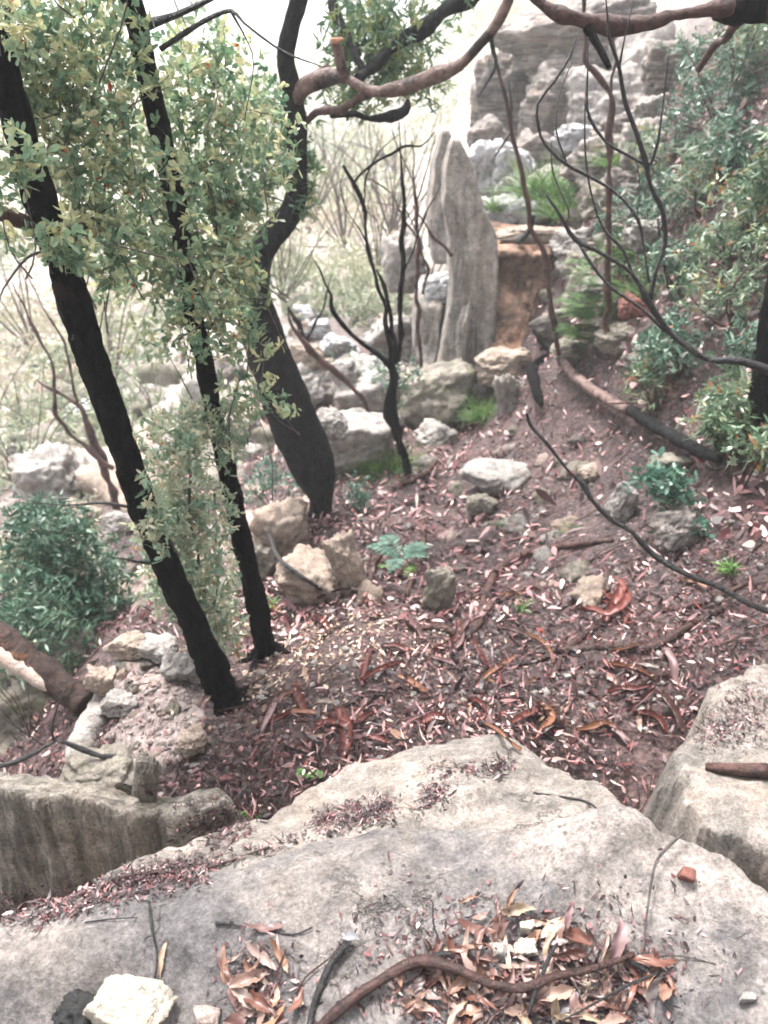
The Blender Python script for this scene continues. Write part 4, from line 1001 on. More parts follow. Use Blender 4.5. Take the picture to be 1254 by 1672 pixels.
def tuft(px, py, rx, ry, label, mat='fern', n=260, y=None, name='grass_tuft', cat='grass', wdt=.006, arch=.35, group=None):
    if y is None: p = hit(px, py + ry * .8)[0]
    else: p = at(px, py + ry * .8, y)
    s = mpp(px, py, p.y)
    b = np.array(p)
    d = unit(rdir(n) * np.array([1, .8, .5]) + np.array([0, 0, .55]))
    d[:, 2] = np.abs(d[:, 2])
    base = b + rng.normal(size=(n, 3)) * np.array([rx * s * .3, rx * s * .3, .01])
    L = np.array([abs(v[0]) * rx + v[2] * ry * 1.5 + .3 * ry for v in d]) * s * (.6 + .6 * rng.random(n))
    g = Geo(); g.add(*leaf_set(base, d, unit(rdir(n) + np.array([0, 0, 1.5])), L, wdt, BLADE, arch, 0))
    o = g.build(name, M[mat], None, tuple(b))
    return tag(o, label, cat, group)
tuft(635, 742, 44, 36, 'arching bright grass tuft at the burnt shrub foot', n=420)
tuft(792, 664, 30, 24, 'small bright fern ball at the foot of the tall slab', n=420, y=6.7)
tuft(885, 290, 60, 40, 'soft green tuft high among the pale blocks', n=500, y=9.2, wdt=.012)
tuft(925, 330, 50, 30, 'yellowish tuft below the soft green one', n=360, y=8.6, wdt=.012)
tuft(810, 325, 26, 22, 'little green tuft beside the rounded whitish boulder', n=200, y=9.4, wdt=.01)
tuft(440, 985, 14, 16, 'lime green sprout by the second burnt trunk', 'lime', 60, wdt=.012)
tuft(940, 865 - 10, 16, 14, 'thin grass sprig left of the black wiry branch', n=40)
tuft(830, 850, 22, 16, 'sparse green sprig below the flat light grey stone', n=60)
tuft(850, 985, 14, 14, 'tiny green sprig in mid slope litter', n=40)
tuft(1195, 920, 14, 18, 'bright green sprig at the right edge under the shrubs', 'lime', 50, wdt=.012)
tuft(1030,395,40,34,'green fern tuft on the bank behind the straight sapling', n=260, wdt=.01)
tuft(1010,250,40,26,'yellow green tuft on the upper bank ledges', n=220, wdt=.012)
tuft(1060,460,34,28,'grass tuft on the bank inside the forked branch', n=200, wdt=.008)
# feathery fern mass
fm = thing('fern', 'dense feathery green fern between the two red brown saplings', 'fern', base_of(960, 540, 6.0))
def frond_set(g, b, n, length, width, lean, tintb=.5, rise=.7):
    for i in range(n):
        a = rng.random() * 2 * np.pi
        d = unit(np.array([math.cos(a) * lean, math.sin(a) * lean, rise]))
        L = length * (.7 + .5 * rng.random()); m = 14
        ss = np.linspace(.12, 1, m)
        pts = b + d * (L * ss)[:, None] - np.array([0, 0, 1]) * (L * .55 * ss ** 2)[:, None]
        side = unit(np.cross(d, [0, 0, 1.0]))
        for sg in (-1, 1):
            dd = unit(side * sg + d * .5 + np.array([0, 0, -.2]) + rng.normal(size=(m, 3)) * .1)
            g.add(*leaf_set(pts, dd, np.tile(np.array([0, 0, 1.0]), (m, 1)) + .2 * rdir(m), width * L * np.sin(np.pi * np.clip(ss, .1, .93)) + .003, width * L * .26, SMALL, .1, 0, np.clip(tintb + rng.normal(size=m) * .2, 0, 1)))
        V, Q = tube([b, b + d * L * .5 - np.array([0, 0, .14 * L]), pts[-1]], [.0025, .002, .001], 4, .05, 0, 1, 0, False)
        g.add(V, Q, .2)
g = Geo()
for i in range(34):
    c = in_ball(1, at(972, 485, 5.9), (.2, .2, .38), .5)[0]
    frond_set(g, c, 7, .2, .2, 1.0, .45, .5)
g.build('fronds', M['fern'], fm)
sp = thing('seedling', 'bluish fern like seedling with hanging fronds in mid slope litter', 'seedling', tuple(hit(652, 930)[0]))
g = Geo(); b0 = np.array(hit(655, 925)[0]) + np.array([0, 0, .05])
frond_set(g, b0, 9, .26, .22, .9, .45, .8)
g.build('fronds', M['leafE'], sp)
g = Geo(); frond_set(g, b0 + np.array([-.03, -.08, -.02]), 4, .15, .3, 1.0, .8, .3); g.build('fresh_fronds', M['lime'], sp)
for px, py, lb in ((505, 1262, 'light green seedling on the far rim of the rock bed'), (415, 1328, 'light green seedling in the crevice below the other rim seedling')):
    t = thing('seedling', lb, 'seedling', tuple(hit(px, py + 10)[0]))
    g = Geo()
    for q in range(4):
        p_ = np.array(hit(px - 14 + q * 10, py + 8)[0]) + np.array([0, 0, .012])
        frond_set(g, p_, 4, .032, .3, .8, .5, 1.2)
    g.build('fronds', M['lime'], t)

# ------------------------------------------------------------------ the valley
FT = [(300,300,26,90,80,'hazy round tree behind the second trunk in the valley'),(560,230,40,50,60,'misty slim tree left of the bare shrub top'),(640,250,34,60,60,'misty tree behind the bare shrub top'),
      (690,210,48,40,50,'faint tree at the valley skyline near the spire'),(420,200,44,70,90,'faint tree crown behind the thick trunk bend'),(540,330,24,50,50,'pale yellow tree beyond the gully mouth'),
      (120,460,20,80,60,'olive tree in the valley behind the left trunk'),(30,560,14,70,70,'pale green tree at the left edge of the valley'),(60,690,9.5,70,60,'yellow green shrub tree above the blue grey boulders'),
      (220,590,14,60,50,'grey scrub tree between the left trunks'),(30,430,24,60,60,'far olive crown at left behind the curled twig'),(750,215,40,40,50,'faint crown behind the spire top'),(10,760,8.5,40,60,'grey green sapling tree at the far left edge'),
      (620,330,26,40,40,'buff bush at the gully mouth left of the bare shrub'),(470,420,16,40,40,'pale bush in the gap right of the thick trunk bend')]
for px, py, y, rx, ry, lb in FT:
    c = at(px, py, y); s = mpp(px, py, y)
    zb = gz(c.x, c.y)
    t = thing('tree', lb, 'tree', (c.x, c.y, zb))
    g = Geo(); n = 130
    C = np.concatenate([in_ball(n // 5, np.array(c) + rng.normal(size=3) * np.array((rx, rx * .6, ry)) * s * .45, np.array((rx, rx * .6, ry)) * s * .55, .6) for _ in range(5)])
    rosettes(g, C, max(.05, 7 * s), max(.012, 2.2 * s), 6, SMALL, 0)
    g.build('crown', M['scrub'] if rng.random() < .75 else M['leafB'], t)
    b0 = np.array((c.x, c.y, zb - .1)); top = np.array(c)
    V, Q = tube([b0, (b0 + top) / 2 + np.array([.1, 0, 0]), top], [.035 * y * .12, .03 * y * .1, .01 * y * .06], 7, .3, .1, 2)
    build('trunk', V, Q, M['gtwig'], t)
    for q in range(5):
        tip = C[rng.integers(len(C))]
        V, Q = tube([b0 + (top - b0) * (.4 + .1 * q), (top + tip) / 2, tip], [.004 * y * .4, .003 * y * .4, .001 * y * .4], 5, .3, 0, 2, 0, False)
        build('branch', V, Q, M['gtwig'], t)
VS = [(30,520,16,55,55),(90,380,24,60,50),(160,520,15,50,45),(230,470,18,50,45),(20,640,10.5,55,50),(100,590,12,50,45),(200,640,10.5,45,40),(290,600,12,45,45),(290,700,9.5,50,40),(380,560,13,40,40),
      (470,350,24,45,40),(530,420,18,45,35),(590,400,22,40,40),(620,470,14,36,36),(560,280,34,40,40),(640,300,30,40,50),(500,260,40,45,45),(330,420,22,50,40),(40,330,34,60,50),(600,180,50,50,40),(700,160,60,50,40),(480,160,50,50,50)]
VL = ['pale shrub at the left edge behind the bent dead sapling','hazy shrub in the gap left of the first trunk','grey green shrub right of the first trunk','pinkish shrub between the first and second trunks','low shrub over the far left boulders','twiggy green shrub behind the bent dead sapling','shrub above the long white rock','olive shrub beside the second trunk','low shrub under the long white rock','shrub between the second and third trunks',
      'pale shrub in the bend of the third trunk','yellowish shrub beyond the white boulder chain','buff shrub beyond the burnt shrub top','shrub at the head of the white boulder chain','misty shrub left of the burnt shrub tips','misty tall shrub behind the bare shrub','misty shrub right of the third trunk neck','pale shrub behind the leaves of the second trunk','far hazy shrub left of the first trunk','faint skyline shrub under the reddish limb','faint skyline shrub left of the buttress','faint skyline shrub left of the third trunk top']
for (px, py, y, rx, ry), lb in zip(VS, VL):
    c = at(px, py, y)
    shrub_px(lb, px, py, rx, ry, ('scrub', 'leafB', 'scrub', 'leafD')[rng.integers(4)], 7 * mpp(px, py, y), 2.6 * mpp(px, py, y), 70, y=y, rows=SMALL, sr=.0012 * y, nstem=7)
def scatter_scrub():
    g = Geo(); n = 5600
    y = np.exp(rng.uniform(math.log(8.5), math.log(120), n)); x = (rng.random(n) * 1.9 - .95) * y * .62
    keep = (x < 0.02 * y + .3) | (y > 26)
    x, y = x[keep], y[keep]
    ok = [noise.noise(Vector((a * .25, b * .18, 1.0))) > -.05 for a, b in zip(x, y)]
    x, y = x[ok], y[ok]
    z = np.array([gz(a, b) for a, b in zip(x, y)])
    C = np.stack([x, y, z], -1)
    for lay, (nn_, hh) in enumerate(((1, .12), (1, .4), (1, .75))):
        Cc_ = C + np.stack([rng.normal(size=len(C)) * .02 * y, rng.normal(size=len(C)) * .02 * y, hh * (.25 + .018 * y) * (1 + .3 * rng.normal(size=len(C)))], -1)
        k = 6; nC = len(C)
        base = np.repeat(Cc_, k, 0) + rng.normal(size=(nC * k, 3)) * np.repeat(.006 * y, k)[:, None]
        tn = np.repeat([.5 + .5 * noise.noise(Vector((a * .2, b * .15, 7.0))) for a, b in zip(x, y)], k) + rng.normal(size=nC * k) * .12
        g.add(*leaf_set(base, rdir(nC * k) + np.array([0, 0, .6]), rdir(nC * k), np.repeat(.06 + .0075 * y, k) * (.6 + .8 * rng.random(nC * k)), np.repeat(.012 + .0026 * y, k), SMALL, .1, 0, np.clip(tn, 0, 1)))
    tag(g.build('valley_scrub', M['scrub']), 'dry pale scrub, lightened for mist, covering the valley floor beyond the boulders', 'scrub', kind='stuff')
scatter_scrub()
# thin dry saplings in the valley at left
def dry(px, py, y, h, label, n=9):
    c, _ = hit(px, py, [bvh_ground]); 
    c = at(px, py, y); b0 = np.array((c.x, c.y, gz(c.x, c.y)))
    t = thing('bare_shrub', label, 'shrub', tuple(b0))
    for i in range(n):
        d = unit(np.array([rng.normal() * .4, rng.normal() * .4, 1.0])); L = h * (.6 + .6 * rng.random())
        m = b0 + d * L * .5 + rng.normal(size=3) * L * .06
        V, Q = tube([b0, m, b0 + d * L + rng.normal(size=3) * L * .12], [.0012 * y, .0008 * y, .0003 * y], 5, .1, 0, 2, 0, False)
        build('stem', V, Q, M['rbark'], t)
dry(30, 720, 8, 1.6, 'thin leafless shrub at the left edge above the boulders')
dry(250, 740, 8, 1.2, 'fine twiggy shrub between the left trunk and the hanging leaves')
dry(460, 480, 13, 1.8, 'wispy leafless shrub right of the thick trunk neck', 12)
dry(620, 420, 14, 2.4, 'tall wispy leafless shrub behind the burnt shrub', 16)
dry(700, 380, 12, 1.6, 'wispy leafless shrub beside the spire', 10)
dry(560, 330, 18, 3.0, 'pale leafless shrub far behind the burnt shrub', 14)
dry(500, 300, 22, 3.5, 'pale leafless tree right of the thick trunk neck', 14)
dry(640, 300, 20, 3.5, 'pale leafless tree behind the bare shrub', 16)
dry(180, 560, 12, 2.0, 'thin leafless tree between the first and second trunks', 10)
dry(40, 500, 14, 3.0, 'thin leafless tree left of the first trunk', 10)
dry(30, 1150, 2.7, .55, 'grey leafless twig shrub below the peeling log', 9)

# ------------------------------------------------------------------ litter
def leaves_on(n, pts, nrm, L, W, tint, lift=.004, tilt=.35, rows=LANCE, curl=.25, mat='litter'):
    a = rng.random(n) * 2 * np.pi
    t0 = np.stack([np.cos(a), np.sin(a), np.zeros(n)], -1)
    d = unit(t0 - nrm * (t0 * nrm).sum(1)[:, None] + nrm * np.abs(rng.normal(size=n) * tilt)[:, None])
    nr = unit(nrm + rng.normal(size=(n, 3)) * tilt)
    return leaf_set(pts + nrm * (lift * rng.random(n))[:, None], d, nr, L, W, rows, curl * rng.normal(size=n), 0, tint)
GROUND_ROCK = SURF[:]
def dropped(X, Y):
    P, N_ = [], []
    for x, y in zip(X, Y):
        p, q = drop(x, y, PLAT)
        P.append(p); N_.append(q)
    return np.array(P), np.array(N_)
g = Geo()
n = 56000
y = np.exp(rng.uniform(math.log(1.75), math.log(9.5), n)); x = rng.uniform(-.56, .68, n) * (y + .9)
pm = np.array([.5 + .9 * noise.fractal(Vector((a * .9, b * .9, 2.0)), .8, 2, 4) for a, b in zip(x, y)])
bare = np.exp(-(((x - .95) / .7) ** 2 + ((y - 4.2) / 1.0) ** 2))     # bare soil patch
keep = rng.random(n) < np.clip(-.05 + 1.5 * pm - .6 * bare, .05, 1)
onp = ((x + 1.02) / .34) ** 2 + ((y - 2.55) / .5) ** 2 < 1
keep &= ~(onp & (rng.random(len(x)) < .5))
x, y, pm = x[keep], y[keep], pm[keep]; n = len(x)
P, Nn = dropped(x, y)
lo = np.array([noise.noise(Vector((a * 2.2, b * 2.2, 9.0))) for a, b in zip(x, y)])
tint = np.clip(rng.beta(1.5, 1.7, n) * .94 + .3 * lo, 0, .97)
tint = np.where(rng.random(n) < .02, 1.0, tint)
sz = rng.lognormal(0, .6, n)
g.add(*leaves_on(n, P, Nn, np.clip(.030 * sz, .01, .1) * (.72 + .07 * y), np.clip(.0105 * rng.lognormal(0, .4, n), .003, .03) * (.72 + .07 * y), tint, .03, .5))
tag(g.build('leaf_litter', M['litter']), 'reddish brown leaf litter carpeting the gully floor', 'litter', kind='stuff')
g = Geo()
n = 15000
y = rng.uniform(3.0, 9.5, n); x = rng.uniform(-.25, .62, n) * (y + .9)
keep = rng.random(n) < np.clip([.55 + .8 * noise.noise(Vector((a * 1.1, b * 1.1, 5.0))) for a, b in zip(x, y)], .1, 1)
x, y = x[keep], y[keep]; n = len(x)
P, Nn = dropped(x, y)
g.add(*leaves_on(n, P, Nn, .055 * rng.lognormal(0, .4, n), .022 * rng.lognormal(0, .35, n), np.clip(rng.beta(2.2, 1.6, n), 0, .96), .04, .4, BROAD))
tag(g.build('leaf_litter', M['litter']), 'larger pinkish leaves strewn over the upper slope', 'litter', kind='stuff')
g = Geo()                       # pale bits strewn in a drift under trunk B
n = 900
cx, cy, _ = hit(520, 1060)[0]
x, y = cx + rng.normal(size=n) * .33 * 1.0, cy + rng.normal(size=n) * .26
P, Nn = dropped(x, y)
g.add(*leaves_on(n, P, Nn, .022 * rng.lognormal(0, .3, n), .010 * rng.lognormal(0, .3, n), rng.random(n), .03, .5))
tag(g.build('pale_leaf_bits', M['strew']), 'drift of pale tan leaf bits below the second burnt trunk', 'litter', kind='stuff')
# fine twigs woven in the litter
g = Geo()
for i in range(2600):
    y0 = math.exp(rng.uniform(math.log(1.8), math.log(7.5))); x0 = rng.uniform(-.5, .6) * (y0 + .9)
    a = rng.random() * 6.283; L = .05 + .22 * rng.random() ** 2
    p0, n0 = drop(x0, y0, SURF[:1]); p1, n1 = drop(x0 + math.cos(a) * L, y0 + math.sin(a) * L, SURF[:1])
    m = (np.array(p0) + np.array(p1)) / 2 + rng.normal(size=3) * L * .1
    r0 = .0015 + .003 * rng.random() ** 2
    V, Q = tube([np.array(p0) + (0, 0, .006), m + np.array([0, 0, .012]), np.array(p1) + (0, 0, .008 + .02 * rng.random())], [r0, r0 * .9, r0 * .5], 5, .05, 0, 1, 0, False)
    g.add(V, Q)
tag(g.build('twig_litter', M['stick']), 'fine dark twigs strewn through the leaf litter', 'litter', kind='stuff')
# gravel
def pebbles(name, label, X, Y, smin, smax, mat, surfs=None, kind='stuff'):
    g = Geo(); V0, Q0 = CS[2]
    for x, y in zip(X, Y):
        p, _ = drop(x, y, surfs or PLAT)
        s = smin + (smax - smin) * rng.random() ** 3
        V = V0 * (1 + .18 * rng.normal(size=(len(V0), 1))) * np.array([1, .7 + .5 * rng.random(), .55 + .3 * rng.random()]) * s
        g.add(rot(V, (rng.normal() * .4, rng.normal() * .4, rng.random() * 6)) + np.array(p) + (0, 0, s * .3), Q0)
    tag(g.build(name, M[mat]), label, 'gravel', kind=kind)
n = 620
cx, cy, _ = hit(255, 1160)[0]
pebbles('gravel', 'pinkish pebbles covering the small platform left of the black trunk', cx + rng.normal(size=n) * .26, cy + rng.normal(size=n) * .26, .004, .017, 'pinkrock')
n = 1300
y = np.exp(rng.uniform(math.log(2.2), math.log(8.5), n)); x = rng.uniform(-.3, .5, n) * (y + .9)
pebbles('scattered_pebbles', 'small pale pebbles dotted through the slope litter', x, y, .005, .024, 'pale')

# loose stones one can count, copies of a few shapes
SM = []
for i in range(9):
    V, Q = rock_shape((.5, .42, .34), 200 + i, 10, 9, 26, .16, .4)
    ob = build('loose_stone', V, Q, M[('pale', 'tan', 'mossy', 'outcrop', 'pink', 'tan', 'mossy', 'outcrop', 'mossy')[i]])
    SM.append(ob.data); bpy.data.objects.remove(ob)
def loose(px, py, size, label, group):
    p, q = hit(px, py, PLAT)
    o = bpy.data.objects.new('loose_stone', SM[rng.integers(len(SM))]); COL.objects.link(o)
    o.location = p + Vector((0, 0, -size * .06)); o.rotation_euler = (rng.normal() * .3, rng.normal() * .3, rng.random() * 6.28)
    o.scale = (size, size * (.8 + .4 * rng.random()), size * (.8 + .4 * rng.random()))
    tag(o, label, 'stone', group)
for i in range(44):
    px, py = rng.uniform(40, 430), rng.uniform(610, 800)
    loose(px, py, rng.uniform(.3, 1.0), 'pale tumbled rock on the valley side behind the left black trunks', 'tumbled rocks on the valley side')
for i in range(46):
    px, py = rng.uniform(430, 1000), rng.uniform(700, 1000)
    loose(px, py, rng.uniform(.06, .24), 'loose stone half sunk in the mid slope litter', 'loose stones in the mid slope litter')
for i in range(60):
    px, py = rng.uniform(90, 420), rng.uniform(790, 1010)
    loose(px, py, rng.uniform(.12, .4), 'loose rubble stone on the left slope behind the black trunks', 'rubble on the left slope')
for i in range(40):
    px, py = rng.uniform(440, 640), rng.uniform(520, 740)
    loose(px, py, rng.uniform(.15, .5), 'rubble stone in the gully bed behind the thick trunk', 'rubble in the gully bed')
for i in range(22):
    px, py = rng.uniform(880, 1010), rng.uniform(200, 560)
    loose(px, py, rng.uniform(.15, .5), 'rubble stone on the bank between the saplings', 'rubble on the bank')
for i in range(30):
    px, py = rng.uniform(180, 350), rng.uniform(1070, 1230)
    loose(px, py, rng.uniform(.03, .075), 'small stone among the platform pebbles', 'small stones on the platform')

# individual sticks on the slope
def stick_px(lst, label, mat='stick', name='stick', cat='stick', lift=1.0, sides=8, group=None):
    P, r = [], []
    for px, py, wd in lst:
        p, q = hit(px, py); rr = wd * mpp(px, py, p.y) / 2
        P.append(np.array(p) + np.array((0, 0, rr * lift))); r.append(rr)
    V, Q = tube(P, r, sides, .02, .14, 45, .004)
    return tag(build(name, V, Q, M[mat], None, None, tuple(P[0])), label, cat, group)
stick_px([(1000,885,8),(930,895,10),(870,905,12),(820,930,14),(800,960,14),(785,1000,12),(765,1030,8)], 'crooked brown root running down mid slope beside the rib of stone', 'rbark')
stick_px([(675,1028,8),(720,1030,12),(760,1042,12),(790,1010,14),(800,990,14)], 'brown stick branching left from the crooked root', 'rbark')
stick_px([(860,1070,7),(920,1065,10),(1000,1060,13),(1060,1062,15),(1110,1035,13),(1150,1010,10),(1200,985,8)], 'long dark stick lying across the right litter slope', 'stick')
stick_px([(900,1110,10),(930,1060,12),(960,1035,10),(985,1020,7)], 'dark leaning stick below the red bark curl', 'stick')
stick_px([(1080,1000,9),(1140,990,10),(1190,968,8),(1230,950,6)], 'grey brown stick near the right edge below the wiry branch', 'rbark')
stick_px([(480,1150,5),(540,1160,8),(590,1140,8),(620,1110,5)], 'grey stick in the litter right of the left trunk foot', 'gtwig')
stick_px([(505,1180,6),(520,1220,7),(528,1245,5)], 'short dark stick in front of the red bark strips', 'twig')
stick_px([(395,1160,5),(440,1170,7),(490,1165,8)], 'thin brown stick running from the left trunk foot', 'rbark')
stick_px([(1150,1255,12),(1190,1262,20),(1254,1268,26),(1300,1272,24)], 'brown bark stick resting on the flat topped boulder', 'rbark')
stick_px([(640,880,8),(610,930,10),(598,980,9),(560,1000,6)], 'reddish root curving below the fern like seedling', 'rbark')
stick_px([(690,850,10),(690,900,11),(670,960,8),(660,985,6)], 'reddish root right of the fern like seedling', 'rbark')
stick_px([(440,880,6),(455,920,7),(490,950,7),(535,978,6)], 'thin black branch over the tan block', 'twig', 'dead_branch', 'branch', 4)
stick_px([(640,800,7),(690,780,9),(720,750,7),(700,800,7)], 'red brown root at the burnt shrub foot', 'rbark')
stick_px([(800,1090,6),(860,1085,8),(900,1070,9),(925,1040,6)], 'thin dark stick in the open litter', 'stick')
stick_px([(960,1130,7),(1000,1145,10),(1060,1110,10),(1110,1100,7)], 'dark stick above the gap by the flat topped boulder', 'stick')
stick_px([(750,1120,5),(820,1140,7),(880,1150,6)], 'straight thin stick above the rock bed rim', 'stick')
stick_px([(250,1300,5),(230,1285,6),(270,1278,5)], 'bent reddish twig beside the standing grey slab', 'stick')
# bark strips
def strip_px(pts, wd, label, mat='redbark', name='bark_strip', roll=.35, group=None):
    P = []
    for px, py, dz in pts:
        p, q = hit(px, py); P.append(np.array(p) + np.array((0, 0, .012 + dz)))
    C, r = spline(P, [1] * len(P), .012)
    s = .62 * wd * mpp(pts[0][0], pts[0][1], P[0][1]) / 2
    T_ = unit(np.gradient(C, axis=0)); sd_ = unit(np.cross(T_, np.array([0, 0, 1.0]))); up = np.cross(sd_, T_)
    cols = np.linspace(-1, 1, 7); n = len(C)
    taper = np.sin(np.pi * np.linspace(.1, .9, n)) ** .5 * (1 + .22 * np.array([noise.noise(Vector((k * .45, px, py))) for k in range(n)]))
    V = np.zeros((n, 7, 3))
    for j, c in enumerate(cols):
        V[:, j] = C + sd_ * (c * s * taper)[:, None] + up * (roll * s * 2 * c * c + .15 * s * np.sin(np.arange(n) * .9 + c * 2))[:, None]
    ii = np.arange(n * 7).reshape(n, 7)
    Q = np.stack([ii[:-1, :-1], ii[:-1, 1:], ii[1:, 1:], ii[1:, :-1]], -1).reshape(-1, 4)
    V = V.reshape(-1, 3)
    lo = V - np.tile(np.array((0, 0, .0025)), (len(V), 1))
    m = len(V)
    rim = np.concatenate([ii[0], ii[1:, -1], ii[-1, ::-1][1:], ii[::-1, 0][1:]])
    RQ = np.array([(rim[k], rim[k + 1], rim[k + 1] + m, rim[k] + m) for k in range(len(rim) - 1)])
    o = build(name, np.vstack([V, lo]), np.vstack([Q, Q[:, ::-1] + m, RQ]), M[mat], None, None, tuple(P[0]))
    return tag(o, label, 'bark', group)
strip_px([(552,1160,0),(562,1190,.02),(566,1215,.01),(560,1240,0)], 34, 'broad red bark strip standing at the rock bed rim')
strip_px([(515,1188,0),(545,1190,.02),(575,1198,.01)], 20, 'red bark strip crossing the broad upright one')
strip_px([(790,1185,.0),(815,1205,.01),(835,1220,.0),(850,1230,0)], 13, 'thin orange bark strip on the top rim of the rock bed', 'orangebark')
strip_px([(945,1000,.0),(960,1012,.05),(990,1020,.05),(1020,995,.04),(1015,960,.0)], 22, 'bright red curled bark heap in the right litter slope')
strip_px([(1005,955,.02),(1012,975,.05),(1000,1000,.03),(985,1020,0)], 24, 'second bright red bark curl leaning on the first')
strip_px([(690,1185,.0),(710,1180,.02),(728,1182,0)], 24, 'crimson bark scrap behind the rock bed crest')
strip_px([(590,1120,0),(600,1080,.02),(610,1060,0)], 18, 'reddish bark strip in mid litter', 'redbark')
strip_px([(640,1150,0),(615,1135,.01),(590,1155,0)], 18, 'pinkish bark strip left of the crimson scrap', 'mauve')
strip_px([(770,1030,0),(790,1005,.02),(800,985,0)], 22, 'pink bark strip on the crooked root', 'mauve')
strip_px([(980,1180,0),(1010,1205,.01),(1030,1225,0)], 20, 'brown pink bark strip near the dark gap', 'mauve')
strip_px([(1080,1060,0),(1095,1090,.02),(1100,1120,0)], 22, 'mauve bark strip in the right litter', 'mauve')
strip_px([(480,1120,0),(488,1150,.02),(500,1170,0)], 22, 'dull red bark strip right of the left trunk foot')
strip_px([(330,1160,.0),(345,1140,.02),(350,1120,.01)], 24, 'pink bark strip at the left trunk foot', 'mauve')
strip_px([(455,1140,0),(440,1180,.02),(420,1210,0)], 16, 'grey mauve bark strip in the litter below the left trunk', 'mauve')
strip_px([(1110,950,0),(1150,965,.01),(1180,990,0)], 16, 'tan bark strip on the soil under the wiry branch', 'orangebark')
strip_px([(880,1150,0),(900,1180,.02),(880,1200,0)], 20, 'tan curled bark bit by the rock bed shoulder', 'orangebark')

for i in range(44):
    px, py = rng.uniform(400, 1120), rng.uniform(930, 1230)
    a = rng.random() * 3.14; L = rng.uniform(18, 55)
    q = [(px + math.cos(a + .25 * rng.normal()) * L * f, py + math.sin(a + .25 * rng.normal()) * L * .6 * f, .012 * (1 - abs(f)) + .004) for f in (-1, -.3, .4, 1)]
    if min(hit(u[0], u[1])[0].y for u in q) > 1.8:
        strip_px(q, rng.uniform(8, 20), 'thin shed bark strip tangled in the slope litter', ('redbark', 'mauve', 'orangebark', 'redbark', 'darkbark', 'darkbark')[rng.integers(6)], roll=.3 + .5 * rng.random(), group='bark strips in the slope litter')
# ------------------------------------------------------------------ foreground on the ledge
def leaf_mesh(i):
    L = 1.0; W = .13 + .24 * rng.random() ** 1.5; k = 17; cols = 5
    s = np.linspace(0, 1, k); wd = np.sin(np.pi * np.clip(s, 0.02, .985) ** (.6 + .7 * rng.random())) ** .8
    wd = wd * (1 + .12 * rng.normal(size=k)); wd[-1] = .05
    bend = rng.normal() * .35; arch = rng.normal() * .28; fold = rng.choice([-.2, .15, .3, .6, 1.0]); tw_ = rng.normal() * 1.1
    V = np.zeros((k, cols, 3))
    for j, c in enumerate(np.linspace(-1, 1, cols)):
        y_ = c * W / 2 * wd; z_ = fold * np.abs(c) * W / 2 * wd
        a = tw_ * (s - .5)
        V[:, j, 0] = s - .5
        V[:, j, 1] = y_ * np.cos(a) - z_ * np.sin(a) + bend * s * (1 - s)
        V[:, j, 2] = y_ * np.sin(a) + z_ * np.cos(a) + arch * (s * (1 - s)) * 2 + .02 * np.sin(s * 15 + c * 2.5 + i)
    ii = np.arange(k * cols).reshape(k, cols)
    Q = np.stack([ii[:-1, :-1], ii[:-1, 1:], ii[1:, 1:], ii[1:, :-1]], -1).reshape(-1, 4)
    V = V.reshape(-1, 3); V[:, 2] -= V[:, 2].min()
    ob = build('dead_leaf', V, Q, M['deadleaf'])
    me = ob.data; bpy.data.objects.remove(ob)
    return me
LM = [leaf_mesh(i) for i in range(18)]
def put_leaf(p, nrm, size, label, group, lift=0.0, tilt=.35):
    o = bpy.data.objects.new('dead_leaf', LM[rng.integers(len(LM))]); COL.objects.link(o)
    n_ = Vector(nrm) + Vector(rng.normal(size=3) * tilt); n_.normalize()
    q = n_.to_track_quat('Z', 'Y')
    o.matrix_world = Matrix.Translation(Vector(p) + Vector((0, 0, lift))) @ q.to_matrix().to_4x4() @ Matrix.Rotation(rng.random() * 6.283, 4, 'Z') @ Matrix.Diagonal((size, size, size, 1))
    return tag(o, label, 'leaf', group)
def in_poly(n, cxy, rx, ry, pw=.6):
    a = rng.random(n) * 6.283; r = rng.random(n) ** pw
    return cxy[0] + rx * r * np.cos(a), cxy[1] + ry * r * np.sin(a)
for cx, cy, rx, ry, n, lb, gr, hgt in ((880,1615,235,85,165,'dry curled brown leaf in the wide heap on the ledge','leaves in the wide heap on the ledge',.018),
                              (800,1560,150,95,46,'dry curled brown leaf in the wide heap on the ledge','leaves in the wide heap on the ledge',.012),
                              (420,1590,50,75,26,'dry curled leaf in the small heap beside the pale stone','leaves in the small heap on the ledge',.015),
                              (450,1655,40,30,10,'dry curled leaf in the small heap beside the pale stone','leaves in the small heap on the ledge',.02)):
    X, Y = in_poly(n, (cx, cy), rx, ry)
    for a, b in zip(X, Y):
        p, q = hit(a, b, SURF[1:3])
        put_leaf(p, q, .035 + .06 * rng.random(), lb, gr, hgt * rng.random() ** 1.5 + .002, .22)
for i in range(80):
    a, b = rng.uniform(380, 1080), rng.uniform(1090, 1240)
    p, q = hit(a, b)
    if p.y > 1.75: put_leaf(p, q, .05 + .06 * rng.random(), 'fallen leaf lying in the litter just beyond the rock bed', 'fallen leaves beyond the rock bed', .01 + .02 * rng.random(), .45)
big = bpy.data.objects.new('dead_leaf', LM[3]); 
for px, py, size, lb in ((268,1570,.075,'single brown leaf hanging by the thin upright twig on the ledge'),(1090,1620,.09,'single long leaf on the right side of the wide heap')):
    p, q = hit(px, py, SURF[1:3]); put_leaf(p, q, size, lb, None, .006, .15)
bpy.data.objects.remove(big)
